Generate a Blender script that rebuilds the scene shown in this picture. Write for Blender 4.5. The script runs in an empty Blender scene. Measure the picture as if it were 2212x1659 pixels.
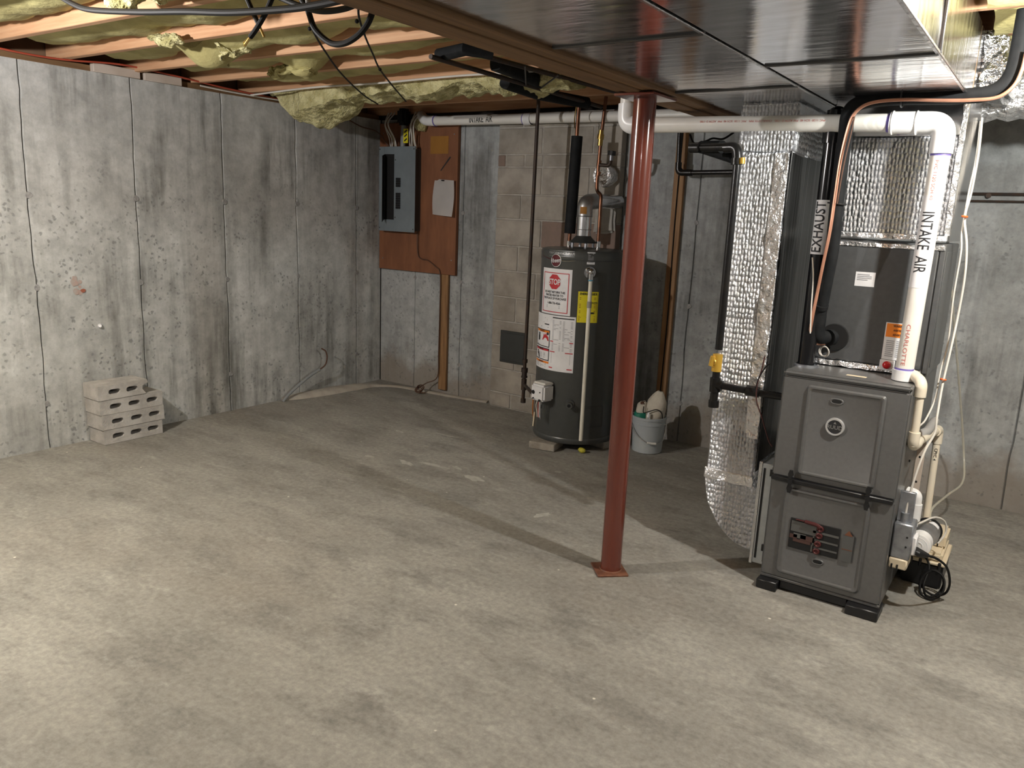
import bpy, bmesh, math, random
from mathutils import Vector, Matrix, noise
random.seed(7)
sc = bpy.context.scene
col = sc.collection
PI = math.pi

# ------------------------------------------------------------ camera, world, lamps, exposure
cam = bpy.data.cameras.new('camera'); cam.sensor_width = 36.0; cam.lens = 1693.0 / 2212 * 36.0
cam.clip_start = 0.05
co = bpy.data.objects.new('camera', cam); col.objects.link(co)
RT, UP, BK = (0.819685, 0.571303, 0.04159), (-0.155617, 0.152222, 0.976018), (0.551271, -0.8065, 0.213678)
co.matrix_world = Matrix(((RT[0], UP[0], BK[0], 0), (RT[1], UP[1], BK[1], 0), (RT[2], UP[2], BK[2], 1.52), (0, 0, 0, 1)))
sc.camera = co
wd = bpy.data.worlds.new('world'); sc.world = wd; wd.use_nodes = True
wd.node_tree.nodes['Background'].inputs[0].default_value = (0.02, 0.02, 0.02, 1)

def point_light(name, loc, power, colr, size=0.035):
    l = bpy.data.lights.new(name, 'POINT'); l.energy = power; l.color = colr; l.shadow_soft_size = size
    o = bpy.data.objects.new(name, l); o.location = loc; col.objects.link(o)
point_light('bulb_by_furnace', (0.27, 2.70, 2.095), 76, (1.0, 0.995, 0.94))
point_light('bulb_by_left_wall', (-3.43, 0.78, 2.09), 96, (1.0, 0.975, 0.965))
point_light('fill_behind', (0.9, -1.3, 2.1), 9, (1.0, 0.98, 0.95))  # added fill light, no known lamp behind the camera
sc.view_settings.view_transform = 'Standard'; sc.view_settings.look = 'None'
sc.view_settings.gamma = 1.0; sc.view_settings.use_curve_mapping = False
sc.view_settings.exposure = 0.84

# ------------------------------------------------------------ materials
def nt(name):
    m = bpy.data.materials.new(name); m.use_nodes = True
    t = m.node_tree; b = t.nodes['Principled BSDF']
    return m, t, b
def nd(t, k, **kw):
    n = t.nodes.new(k)
    for a, v in kw.items():
        if a.startswith('i_'): n.inputs[a[2:].replace('_', ' ')].default_value = v
        else: setattr(n, a, v)
    return n
def coords(t, kind='Object', scale=(1, 1, 1)):
    if kind == 'Position':
        g = nd(t, 'ShaderNodeNewGeometry'); src = g.outputs['Position']
    else:
        g = nd(t, 'ShaderNodeTexCoord'); src = g.outputs[kind]
    mp = nd(t, 'ShaderNodeMapping'); mp.inputs['Scale'].default_value = scale
    t.links.new(src, mp.inputs[0]); return mp.outputs[0]
def ntex(t, vec, scale, detail=4, rough=0.55):
    n = nd(t, 'ShaderNodeTexNoise'); n.inputs['Scale'].default_value = scale
    n.inputs['Detail'].default_value = detail; n.inputs['Roughness'].default_value = rough
    t.links.new(vec, n.inputs['Vector']); return n.outputs['Fac']
def ramp(t, fac, stops):
    r = nd(t, 'ShaderNodeValToRGB'); e = r.color_ramp.elements
    while len(e) < len(stops): e.new(0.5)
    for k, (p, c) in zip(e, stops):
        k.position = p; k.color = (c, c, c, 1) if isinstance(c, (int, float)) else (*c, 1)
    t.links.new(fac, r.inputs[0]); return r.outputs[0]
def mix(t, fac, a, b, mode='MIX'):
    m = nd(t, 'ShaderNodeMix', data_type='RGBA', blend_type=mode)
    for s, v in ((0, fac), (6, a), (7, b)):
        if hasattr(v, 'links'): t.links.new(v, m.inputs[s])
        elif s == 0: m.inputs[0].default_value = v
        else: m.inputs[s].default_value = (*v, 1)
    return m.outputs[2]
def math_(t, op, a, b=0.0):
    m = nd(t, 'ShaderNodeMath', operation=op)
    for s, v in ((0, a), (1, b)):
        if hasattr(v, 'links'): t.links.new(v, m.inputs[s])
        else: m.inputs[s].default_value = v
    return m.outputs[0]
def bump(t, b, h, strength, dist=0.01):
    n = nd(t, 'ShaderNodeBump'); n.inputs['Strength'].default_value = strength; n.inputs['Distance'].default_value = dist
    t.links.new(h, n.inputs['Height']); t.links.new(n.outputs[0], b.inputs['Normal'])
def M(name, c, rough=0.5, metal=0.0, c2=None, ns=8, stretch=(1, 1, 1), bs=0, bscale=60, bd=0.004, lo=0.35, hi=0.65, rvar=0.0, coat=0.0, kind='Object'):
    m, t, b = nt(name)
    b.inputs['Roughness'].default_value = rough; b.inputs['Metallic'].default_value = metal
    if coat: b.inputs['Coat Weight'].default_value = coat
    v = coords(t, kind, stretch)
    if c2 is None: c2 = tuple(x * 0.86 for x in c)
    f = ntex(t, v, ns, 5)
    f2 = ramp(t, f, [(lo, 0.0), (hi, 1.0)])
    t.links.new(mix(t, f2, c2, c), b.inputs['Base Color'])
    if rvar:
        rr = nd(t, 'ShaderNodeMapRange'); rr.inputs[3].default_value = max(0.02, rough - rvar); rr.inputs[4].default_value = rough + rvar
        t.links.new(f, rr.inputs[0]); t.links.new(rr.outputs[0], b.inputs['Roughness'])
    if bs: bump(t, b, ntex(t, v, bscale, 4), bs, bd)
    return m

def concrete(name, ca, cb, stain, pits=1.0, foot=0.0):
    m, t, b = nt(name)
    b.inputs['Roughness'].default_value = 0.85
    p = coords(t, 'Position'); pz = coords(t, 'Position', (1, 1, 0.09))
    big = ramp(t, ntex(t, p, 1.3, 5, 0.6), [(0.33, 0.0), (0.68, 1.0)])
    c = mix(t, big, ca, cb)
    st = ramp(t, ntex(t, pz, 7.0, 6, 0.65), [(0.46, 0.0), (0.64, 1.0)])
    msk = ramp(t, ntex(t, p, 1.7, 3), [(0.38, 0.0), (0.60, 1.0)])
    sm = math_(t, 'MULTIPLY', math_(t, 'MULTIPLY', st, msk), 0.9)
    c = mix(t, sm, c, stain)
    med = ramp(t, ntex(t, p, 11, 8, 0.75), [(0.3, 0.70), (0.7, 1.18)])
    c = mix(t, 1.0, c, med, 'MULTIPLY')
    if foot:
        sp = nd(t, 'ShaderNodeSeparateXYZ'); t.links.new(p, sp.inputs[0])
        zf = math_(t, 'ADD', sp.outputs[2], math_(t, 'MULTIPLY', ntex(t, p, 2.6, 6, 0.65), 0.9))
        c = mix(t, math_(t, 'MULTIPLY', ramp(t, zf, [(0.62, 1.0), (0.80, 0.0)]), foot), c, (0.27, 0.235, 0.195))
    # pits, absent from the smooth upper part of the pour
    sep = nd(t, 'ShaderNodeSeparateXYZ'); t.links.new(p, sep.inputs[0])
    zz = math_(t, 'ADD', sep.outputs[2], math_(t, 'MULTIPLY', ntex(t, p, 2.2, 3), 0.9))
    zmask = ramp(t, math_(t, 'MULTIPLY', zz, 0.4), [(0.74, 1.0), (0.96, 0.05)])
    warp = nd(t, 'ShaderNodeVectorMath', operation='ADD')
    nz = nd(t, 'ShaderNodeTexNoise'); nz.inputs['Scale'].default_value = 25; t.links.new(p, nz.inputs['Vector'])
    sc_ = nd(t, 'ShaderNodeVectorMath', operation='SCALE'); sc_.inputs['Scale'].default_value = 0.05
    t.links.new(nz.outputs['Color'], sc_.inputs[0]); t.links.new(p, warp.inputs[0]); t.links.new(sc_.outputs[0], warp.inputs[1])
    vo = nd(t, 'ShaderNodeTexVoronoi'); vo.inputs['Scale'].default_value = 30; t.links.new(warp.outputs[0], vo.inputs['Vector'])
    pm = ramp(t, ntex(t, p, 5.0, 3), [(0.40, 0.0), (0.60, 1.0)])
    pit = math_(t, 'MULTIPLY', ramp(t, vo.outputs['Distance'], [(0.18, 1.0), (0.34, 0.0)]), pm)
    pit = math_(t, 'MULTIPLY', math_(t, 'MULTIPLY', pit, zmask), 0.62 * pits)
    c = mix(t, pit, c, tuple(x * 0.38 for x in ca))
    t.links.new(c, b.inputs['Base Color'])
    h = math_(t, 'SUBTRACT', math_(t, 'MULTIPLY', ntex(t, p, 60, 5), 0.4), pit)
    bump(t, b, h, 0.35, 0.006)
    return m
mat_wall = concrete('cast_concrete', (0.40, 0.40, 0.38), (0.57, 0.572, 0.552), (0.17, 0.168, 0.15))
mat_wallb = concrete('cast_concrete_back', (0.295, 0.308, 0.306), (0.445, 0.462, 0.462), (0.16, 0.162, 0.155), 0.8, 0.75)
mat_joint = M('joint_dark', (0.05, 0.048, 0.045), 0.9)
mat_tie = M('tie_patch', (0.34, 0.33, 0.32), 0.9, 0, (0.22, 0.215, 0.205), ns=60, bs=0.6)

def floor_mat():
    m, t, b = nt('floor_concrete')
    p = coords(t, 'Position'); ps = coords(t, 'Position', (0.5, 1.0, 1.0))
    c = mix(t, ramp(t, ntex(t, ps, 1.6, 7, 0.62), [(0.34, 0.0), (0.66, 1.0)]), (0.245, 0.232, 0.205), (0.36, 0.346, 0.308))
    c = mix(t, ramp(t, ntex(t, p, 0.9, 4), [(0.52, 0.0), (0.75, 0.5)]), c, (0.27, 0.235, 0.195))
    c = mix(t, ramp(t, ntex(t, ps, 5.5, 6, 0.7), [(0.48, 0.0), (0.66, 0.8)]), c, (0.19, 0.18, 0.16))
    c = mix(t, ramp(t, ntex(t, ps, 9, 7, 0.75), [(0.55, 0.0), (0.72, 0.6)]), c, (0.44, 0.425, 0.385))
    c = mix(t, 1.0, c, ramp(t, ntex(t, p, 40, 5, 0.7), [(0.3, 0.72), (0.7, 1.18)]), 'MULTIPLY')
    vo = nd(t, 'ShaderNodeTexVoronoi'); vo.inputs['Scale'].default_value = 7; t.links.new(p, vo.inputs['Vector'])
    fl = ramp(t, vo.outputs['Distance'], [(0.025, 1.0), (0.05, 0.0)])
    sepc = nd(t, 'ShaderNodeSeparateColor'); t.links.new(vo.outputs['Color'], sepc.inputs[0])
    fl = math_(t, 'MULTIPLY', fl, ramp(t, sepc.outputs[0], [(0.72, 0.0), (0.74, 1.0)]))
    c = mix(t, fl, c, (0.72, 0.68, 0.6))
    t.links.new(c, b.inputs['Base Color'])
    rr = nd(t, 'ShaderNodeMapRange'); rr.inputs[3].default_value = 0.55; rr.inputs[4].default_value = 0.85
    t.links.new(ntex(t, p, 3, 3), rr.inputs[0]); t.links.new(rr.outputs[0], b.inputs['Roughness'])
    h = math_(t, 'ADD', ntex(t, ps, 6, 6, 0.6), math_(t, 'MULTIPLY', ntex(t, p, 55, 3), 0.12))
    bump(t, b, h, 0.3, 0.025)
    return m
mat_floor = floor_mat()

def foil_mat():
    m, t, b = nt('bubble_foil')
    b.inputs['Metallic'].default_value = 0.86; b.inputs['Roughness'].default_value = 0.31
    v = coords(t, 'Position')
    t.links.new(mix(t, ramp(t, ntex(t, v, 5, 3), [(0.3, 0.0), (0.7, 1.0)]), (0.88, 0.89, 0.92), (0.95, 0.96, 1.0)), b.inputs['Base Color'])
    vz = coords(t, 'Position', (1.0, 1.0, 0.62))
    vo = nd(t, 'ShaderNodeTexVoronoi'); vo.inputs['Scale'].default_value = 72; vo.inputs['Randomness'].default_value = 0.42
    t.links.new(vz, vo.inputs['Vector'])
    h = math_(t, 'ADD', math_(t, 'MULTIPLY', vo.outputs['Distance'], -2.0), math_(t, 'MULTIPLY', ntex(t, v, 34, 6, 0.7), 1.1))
    bump(t, b, h, 1.0, 0.017)
    return m
mat_foil = foil_mat()
mat_crinkle = M('crinkled_foil', (0.94, 0.94, 0.95), 0.36, 0.85, (0.84, 0.84, 0.85), ns=6, bs=1.0, bscale=14, bd=0.05)
mat_tape = M('foil_tape', (0.72, 0.72, 0.73), 0.25, 1.0, bs=0.6, bscale=30, bd=0.01)
mat_galv = M('galvanised_sheet', (0.86, 0.86, 0.88), 0.17, 1.0, (0.64, 0.635, 0.64), ns=5, stretch=(1, 5, 1), bs=0.08, bscale=5, bd=0.02, rvar=0.08)
mat_galvr = M('galvanised_fitting', (0.55, 0.55, 0.55), 0.38, 0.9, (0.38, 0.38, 0.38), ns=14)
mat_cleat = M('cleat_dark', (0.13, 0.13, 0.13), 0.45, 0.8)
mat_steel = M('zinc_plate', (0.42, 0.44, 0.47), 0.42, 0.8, (0.3, 0.31, 0.34), ns=30)
mat_chrome = M('chrome', (0.75, 0.75, 0.76), 0.12, 1.0)
mat_brass = M('brass', (0.60, 0.42, 0.14), 0.3, 1.0)
mat_copper = M('copper', (0.31, 0.145, 0.085), 0.36, 0.9, (0.12, 0.06, 0.04), ns=12)
mat_coppercoat = M('copper_bright', (0.78, 0.40, 0.27), 0.35, 0.6, (0.62, 0.30, 0.2), ns=10)
mat_iron = M('black_iron', (0.012, 0.012, 0.013), 0.28, 0.35, (0.02, 0.018, 0.016), ns=25, bs=0.15)
mat_rustiron = M('aged_iron', (0.04, 0.032, 0.028), 0.55, 0.3, (0.06, 0.035, 0.022), ns=25, bs=0.2)
mat_foam = M('black_foam', (0.009, 0.010, 0.011), 0.68, 0, (0.015, 0.016, 0.017), ns=20, bs=0.2); mat_foam.node_tree.nodes['Principled BSDF'].inputs['Specular IOR Level'].default_value = 0.15
mat_black = M('black_plastic', (0.010, 0.010, 0.011), 0.38)
mat_blackcab = M('black_cable', (0.006, 0.0058, 0.0058), 0.62); mat_blackcab.node_tree.nodes['Principled BSDF'].inputs['Specular IOR Level'].default_value = 0.22
mat_abs = M('black_pipe', (0.008, 0.008, 0.009), 0.18)
mat_pvc = M('white_pvc', (0.78, 0.76, 0.71), 0.32, 0, (0.70, 0.675, 0.62), ns=5)
mat_pvcw = M('bright_pvc', (0.84, 0.84, 0.83), 0.3)
mat_cpvc = M('cream_pvc', (0.76, 0.69, 0.56), 0.38, 0, (0.70, 0.63, 0.50), ns=10)
mat_cpvc2 = M('ivory_tube', (0.80, 0.77, 0.66), 0.4)
mat_purple = M('purple_primer', (0.16, 0.12, 0.42), 0.5)
mat_furn = M('furnace_paint', (0.13, 0.13, 0.128), 0.36, 0.2, (0.118, 0.118, 0.116), ns=60, bs=0.04, bscale=250, bd=0.001)
mat_coil = M('coil_paint', (0.11, 0.113, 0.115), 0.30, 0.3, ns=40)
mat_tank = M('tank_paint', (0.072, 0.075, 0.072), 0.30, 0.1, (0.066, 0.069, 0.066), ns=30, bs=0.03, bscale=200, bd=0.001)
mat_panel = M('panel_grey', (0.20, 0.235, 0.255), 0.45, 0.1)
mat_paneld = M('panel_dark', (0.045, 0.048, 0.046), 0.4, 0.1)
mat_ply = M('old_plywood', (0.26, 0.105, 0.045), 0.7, 0, (0.15, 0.055, 0.024), ns=4, stretch=(3, 1, 0.7), bs=0.15, lo=0.25, hi=0.75, kind='Position')
mat_joist = M('joist_wood', (0.62, 0.375, 0.215), 0.7, 0, (0.46, 0.235, 0.12), ns=5, stretch=(0.5, 9, 9), bs=0.2, bscale=20, lo=0.3, hi=0.7, kind='Position')
mat_beam = M('beam_wood', (0.24, 0.135, 0.06), 0.7, 0, (0.15, 0.08, 0.035), ns=5, stretch=(10, 0.5, 8), bs=0.2, bscale=20, lo=0.3, hi=0.7, kind='Position')
mat_stud = M('strip_wood', (0.33, 0.185, 0.08), 0.65, 0, (0.20, 0.10, 0.04), ns=6, stretch=(8, 8, 0.6), bs=0.2, bscale=20, kind='Position')
mat_palewood = M('pale_board', (0.55, 0.47, 0.40), 0.75, 0, (0.47, 0.39, 0.32), ns=6)
mat_sub = M('subfloor', (0.22, 0.13, 0.075), 0.85, 0, (0.13, 0.075, 0.04), ns=3)
mat_rimshade = M('rim_painted_shade', (0.028, 0.022, 0.018), 0.9)  # near-black colour stands in for shade on the back rim boards
mat_ins = M('fiberglass', (0.50, 0.45, 0.20), 0.95, 0, (0.32, 0.275, 0.11), ns=5, bs=0.35, bscale=40, bd=0.012, lo=0.30, hi=0.62, kind='Position')
mat_inspale = M('fiberglass_pale', (0.66, 0.61, 0.33), 0.95, 0, (0.33, 0.29, 0.11), ns=13, bs=1.0, bscale=40, bd=0.03, lo=0.3, hi=0.6, kind='Position')
mat_column = M('red_oxide_paint', (0.165, 0.040, 0.024), 0.17, 0.0, (0.095, 0.022, 0.014), ns=4, stretch=(2.5, 2.5, 0.35), lo=0.3, hi=0.7, coat=0.4)
mat_rust = M('rusty_plate', (0.24, 0.10, 0.055), 0.6, 0.2, (0.13, 0.05, 0.03), ns=20, bs=0.3)
mat_block = M('grey_block', (0.50, 0.475, 0.44), 0.92, 0, (0.37, 0.345, 0.315), ns=16, bs=0.7, bscale=110, bd=0.004)
mat_paver = M('paver', (0.36, 0.33, 0.28), 0.92, 0, (0.24, 0.215, 0.18), ns=16, bs=0.7, bscale=110, bd=0.004)
mat_chim = M('chimney_block', (0.40, 0.365, 0.315), 0.9, 0, (0.255, 0.23, 0.195), ns=6, bs=0.5, bscale=60, bd=0.004, kind='Position')
mat_chim2 = M('chimney_block_reddish', (0.27, 0.19, 0.155), 0.9, 0, (0.20, 0.15, 0.12), ns=6, bs=0.5, bscale=60, kind='Position')
mat_mortar = M('mortar', (0.46, 0.43, 0.385), 0.95, 0, (0.33, 0.305, 0.27), ns=12, bs=0.6, bscale=70)
mat_paper = M('paper', (0.84, 0.82, 0.80), 0.8, 0, (0.76, 0.74, 0.72), ns=5)
mat_label = M('label_white', (0.80, 0.80, 0.81), 0.5)
mat_ink = M('print_black', (0.015, 0.015, 0.017), 0.6)
mat_grey = M('print_grey', (0.34, 0.34, 0.36), 0.6)
mat_red = M('print_red', (0.55, 0.03, 0.04), 0.5)
mat_pinkink = M('print_pink', (0.62, 0.18, 0.15), 0.6)
mat_orange = M('print_orange', (0.85, 0.24, 0.02), 0.5)
mat_yellow = M('print_yellow', (0.78, 0.68, 0.02), 0.5)
mat_ochre = M('ochre_patch', (0.34, 0.15, 0.02), 0.7)
mat_wirewhite = M('white_wire', (0.66, 0.63, 0.57), 0.5)
mat_wiretan = M('tan_wire', (0.42, 0.35, 0.24), 0.5)
mat_wireyel = M('yellow_wire', (0.60, 0.48, 0.10), 0.5)
mat_wirered = M('red_wire', (0.42, 0.07, 0.035), 0.5)
mat_wirebrown = M('brown_wire', (0.10, 0.045, 0.025), 0.55)
mat_greycond = M('grey_conduit', (0.24, 0.25, 0.25), 0.5)
mat_clear = None
def clear_mat():
    m, t, b = nt('clear_tube'); b.inputs['Base Color'].default_value = (0.80, 0.76, 0.62, 1)
    b.inputs['Roughness'].default_value = 0.25; b.inputs['Alpha'].default_value = 0.45
    return m
mat_clear = clear_mat()
mat_bucket = M('bucket_plastic', (0.44, 0.48, 0.50), 0.45, 0, (0.39, 0.42, 0.44), ns=4)
mat_bag = M('bag_paper', (0.58, 0.54, 0.46), 0.8, 0, (0.46, 0.42, 0.35), ns=9, bs=0.5, bscale=25, bd=0.01)
mat_green = M('print_green', (0.01, 0.20, 0.13), 0.6)
mat_tan = M('tan_plastic', (0.72, 0.62, 0.45), 0.45, 0, (0.66, 0.56, 0.40), ns=8)
mat_filter = M('filter_rack', (0.42, 0.44, 0.44), 0.45, 0.4, ns=20)
mat_dark = M('void_dark', (0.008, 0.008, 0.008), 0.9)
mat_redplastic = M('red_plastic', (0.55, 0.015, 0.02), 0.25)
mat_maroon = M('maroon_badge', (0.11, 0.012, 0.018), 0.25)
mat_burner = M('burner_red', (0.075, 0.012, 0.012), 0.5, 0.2)
mat_ychip = M('yellow_chip', (0.55, 0.50, 0.05), 0.6)
mat_orangetie = M('orange_tie', (0.75, 0.16, 0.04), 0.5)
mat_valve = M('yellow_brass', (0.70, 0.42, 0.06), 0.35, 0.3)

# ------------------------------------------------------------ object helpers
def world_off(p):
    v = Vector((0, 0, 0))
    while p is not None: v = v + p.location; p = p.parent
    return v
def mk(name, bm, mat, parent=None, smooth=True, kind=None, label=None):
    bmesh.ops.recalc_face_normals(bm, faces=bm.faces)
    bm.normal_update()
    if smooth:
        for f in bm.faces: f.smooth = True
        for e in bm.edges:
            e.smooth = e.calc_face_angle(0.0) < 0.62 if len(e.link_faces) == 2 else True
    off = world_off(parent)
    me = bpy.data.meshes.new(name); 
    if off.length: bmesh.ops.translate(bm, verts=bm.verts, vec=-off)
    bm.to_mesh(me); bm.free()
    for m in (mat if isinstance(mat, (list, tuple)) else [mat]): me.materials.append(m)
    o = bpy.data.objects.new(name, me); col.objects.link(o)
    if parent: o.parent = parent
    if kind: o['kind'] = kind
    if label: o['label'] = label
    return o
def tag(o, label, cat, group=None):
    o['label'] = label; o['category'] = cat
    if group: o['group'] = group
    return o
def thing(name, label, cat, loc, group=None):
    o = bpy.data.objects.new(name, None); o.empty_display_size = 0.05
    o.location = loc; col.objects.link(o); return tag(o, label, cat, group)
def settle(o):
    """move a single-mesh thing's origin to its base"""
    me = o.data; xs = [v.co for v in me.vertices]
    c = Vector((sum(v.x for v in xs) / len(xs), sum(v.y for v in xs) / len(xs), min(v.z for v in xs)))
    me.transform(Matrix.Translation(-c)); o.location = c
    return o
def B(): return bmesh.new()
def box(bm, x0, x1, y0, y1, z0, z1, bev=0.0, seg=1):
    vs = [bm.verts.new((x, y, z)) for x in (x0, x1) for y in (y0, y1) for z in (z0, z1)]
    fs = [bm.faces.new([vs[i] for i in q]) for q in ((0, 1, 3, 2), (4, 6, 7, 5), (0, 4, 5, 1), (2, 3, 7, 6), (0, 2, 6, 4), (1, 5, 7, 3))]
    if bev:
        es = list({e for f in fs for e in f.edges})
        bmesh.ops.bevel(bm, geom=es, offset=bev, segments=seg, affect='EDGES', clamp_overlap=True)
    return vs
def bxm(x0, x1, y0, y1, z0, z1, bev=0.0, seg=1):
    bm = B(); box(bm, x0, x1, y0, y1, z0, z1, bev, seg); return bm
def frame(d):
    d = Vector(d).normalized(); a = Vector((0, 0, 1)) if abs(d.z) < 0.9 else Vector((1, 0, 0))
    u = d.cross(a).normalized(); return u, d.cross(u).normalized()
def rounded(pts, bend, n=5):
    pts = [Vector(p) for p in pts]; out = [pts[0]]
    for a, p, c in zip(pts, pts[1:], pts[2:]):
        k = min(bend, (p - a).length * 0.48, (c - p).length * 0.48)
        s = p + (a - p).normalized() * k; e = p + (c - p).normalized() * k
        for i in range(n + 1):
            q = i / n; out.append(s * (1 - q) ** 2 + p * 2 * q * (1 - q) + e * q * q)
    out.append(pts[-1]); return out
def spline(pts, n=6):
    P = [Vector(p) for p in pts]; P = [P[0] * 2 - P[1]] + P + [P[-1] * 2 - P[-2]]; out = []
    for i in range(1, len(P) - 2):
        a, b, c, d = P[i - 1:i + 3]
        for k in range(n):
            q = k / n
            out.append(0.5 * (2 * b + (c - a) * q + (2 * a - 5 * b + 4 * c - d) * q * q + (3 * b - a - 3 * c + d) * q ** 3))
    out.append(P[-2]); return out
def tube(bm, pts, r, seg=10, caps=True):
    pts = [Vector(p) for p in pts]; n = len(pts); rs = r if isinstance(r, (list, tuple)) else [r] * n
    tang = []
    for i in range(n):
        a = pts[max(i - 1, 0)]; b = pts[min(i + 1, n - 1)]; tang.append((b - a).normalized())
    u, v = frame(tang[0]); rings = []
    for i in range(n):
        if i:
            q = tang[i - 1].rotation_difference(tang[i]); u = q @ u; v = q @ v
        rings.append([bm.verts.new(pts[i] + (u * math.cos(2 * PI * k / seg) + v * math.sin(2 * PI * k / seg)) * rs[i]) for k in range(seg)])
    for A, C in zip(rings, rings[1:]):
        for k in range(seg): bm.faces.new((A[k], A[(k + 1) % seg], C[(k + 1) % seg], C[k]))
    if caps: bm.faces.new(rings[0][::-1]); bm.faces.new(rings[-1])
def tb(pts, r, seg=10): bm = B(); tube(bm, pts, r, seg); return bm
def cyl(bm, a, b, r, r2=None, seg=20): tube(bm, [a, b], [r, r if r2 is None else r2], seg)
def cy(a, b, r, r2=None, seg=20): bm = B(); cyl(bm, a, b, r, r2, seg); return bm
def lathe(bm, cx, cyy, prof, seg=32, axis='Z', cz=0):
    rings = []
    for r, h in prof:
        ring = []
        for k in range(seg):
            a = 2 * PI * k / seg
            if axis == 'Z': p = (cx + r * math.cos(a), cyy + r * math.sin(a), h)
            elif axis == 'Y': p = (cx + r * math.cos(a), h, cz + r * math.sin(a))
            else: p = (h, cyy + r * math.cos(a), cz + r * math.sin(a))
            ring.append(bm.verts.new(p))
        rings.append(ring)
    for A, C in zip(rings, rings[1:]):
        for k in range(seg): bm.faces.new((A[k], A[(k + 1) % seg], C[(k + 1) % seg], C[k]))
    bm.faces.new(rings[0]); bm.faces.new(rings[-1])
def sph(bm, c, r, su=14, sv=10, sx=1, sy=1, sz=1):
    bmesh.ops.create_uvsphere(bm, u_segments=su, v_segments=sv, radius=r, matrix=Matrix.Translation(c) @ Matrix.Diagonal((sx, sy, sz, 1)))
def torus(bm, c, R_, r, ax, seg=32, k=8):
    u, v = frame(ax); c = Vector(c); ax = Vector(ax).normalized(); rings = []
    for i in range(seg):
        a = 2 * PI * i / seg; d = u * math.cos(a) + v * math.sin(a)
        rings.append([bm.verts.new(c + d * (R_ + r * math.cos(2 * PI * j / k)) + ax * r * math.sin(2 * PI * j / k)) for j in range(k)])
    for i in range(seg):
        A, C = rings[i], rings[(i + 1) % seg]
        for j in range(k): bm.faces.new((A[j], A[(j + 1) % k], C[(j + 1) % k], C[j]))
def jit(bm, amp, sc_=9.0, seed=0):
    for v in bm.verts:
        n = noise.noise_vector(v.co * sc_ + Vector((seed, seed * 2.3, seed * 1.7))); v.co += n * amp

# ------------------------------------------------------------ print helpers: flat (u, v) shapes mapped on a surface
_tc = {}
def text_geo(s, h, sx=1.0, off=0.0, align='CENTER', sp=1.0):
    key = (s, align, off, sp)
    if key not in _tc:
        cu = bpy.data.curves.new('t', 'FONT'); cu.body = s; cu.align_x = align; cu.align_y = 'CENTER'; cu.size = 1.0; cu.offset = off; cu.resolution_u = 3
        cu.space_character = sp
        o = bpy.data.objects.new('t', cu); col.objects.link(o)
        me = bpy.data.meshes.new_from_object(o.evaluated_get(bpy.context.evaluated_depsgraph_get()))
        _tc[key] = ([(v.co.x, v.co.y) for v in me.vertices], [tuple(p.vertices) for p in me.polygons])
        bpy.data.objects.remove(o); bpy.data.curves.remove(cu); bpy.data.meshes.remove(me)
    vs, fs = _tc[key]; k = h / 0.69
    return [(x * k * sx, y * k) for x, y in vs], fs
def put(bm, geo, fn, du=0, dv=0, rot=0.0, cut=0.0):
    """add flat geometry; fn maps (u,v) to a point; cut subdivides along v for tight curves"""
    vs, fs = geo; c, s = math.cos(rot), math.sin(rot); tmp = B()
    nv = [tmp.verts.new((du + x * c - y * s, dv + x * s + y * c, 0)) for x, y in vs]
    for f in fs:
        try: tmp.faces.new([nv[i] for i in f])
        except ValueError: pass
    if cut:
        for ax in (0, 1) if cut < 0 else (0,):
            lo = min(v.co[ax] for v in tmp.verts); hi = max(v.co[ax] for v in tmp.verts); x = lo + abs(cut)
            nrm = (1, 0, 0) if ax == 0 else (0, 1, 0)
            while x < hi:
                bmesh.ops.bisect_plane(tmp, geom=tmp.verts[:] + tmp.edges[:] + tmp.faces[:], plane_co=(x, x, 0), plane_no=nrm); x += abs(cut)
    m = {}
    for v in tmp.verts: m[v] = bm.verts.new(fn(v.co.x, v.co.y))
    for f in tmp.faces:
        try: bm.faces.new([m[v] for v in f.verts])
        except ValueError: pass
    tmp.free()
def rect_geo(w, h, nu=1, nv=1):
    vs = [(-w / 2 + w * i / nu, -h / 2 + h * j / nv) for j in range(nv + 1) for i in range(nu + 1)]
    fs = [(j * (nu + 1) + i, j * (nu + 1) + i + 1, (j + 1) * (nu + 1) + i + 1, (j + 1) * (nu + 1) + i) for j in range(nv) for i in range(nu)]
    return vs, fs
def ring_geo(w, h, t_):
    a, b = w / 2, h / 2
    vs = [(-a, -b), (a, -b), (a, b), (-a, b), (-a + t_, -b + t_), (a - t_, -b + t_), (a - t_, b - t_), (-a + t_, b - t_)]
    return vs, [(0, 1, 5, 4), (1, 2, 6, 5), (2, 3, 7, 6), (3, 0, 4, 7)]
def poly_geo(n, r, rot=0): return [(r * math.cos(2 * PI * k / n + rot), r * math.sin(2 * PI * k / n + rot)) for k in range(n)], [tuple(range(n))]
def plane_fn(o, u, v, lift=0.0):
    o, u, v = Vector(o), Vector(u).normalized(), Vector(v).normalized(); n = u.cross(v)
    return lambda a, b: o + u * a + v * b + n * lift
def cyl_fn(cx, cyy, R_, th0, z0, lift=0.0):
    return lambda a, b: Vector((cx + (R_ + lift) * math.cos(th0 + a / R_), cyy + (R_ + lift) * math.sin(th0 + a / R_), z0 + b))
def printed(name, parent, mat, items, fn, cut=0.0, solid=0.0):
    bm = B()
    for it in items: put(bm, it[0], fn, *(it[1:]), cut=cut)
    return mk(name, bm, mat, parent, smooth=False)
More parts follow.
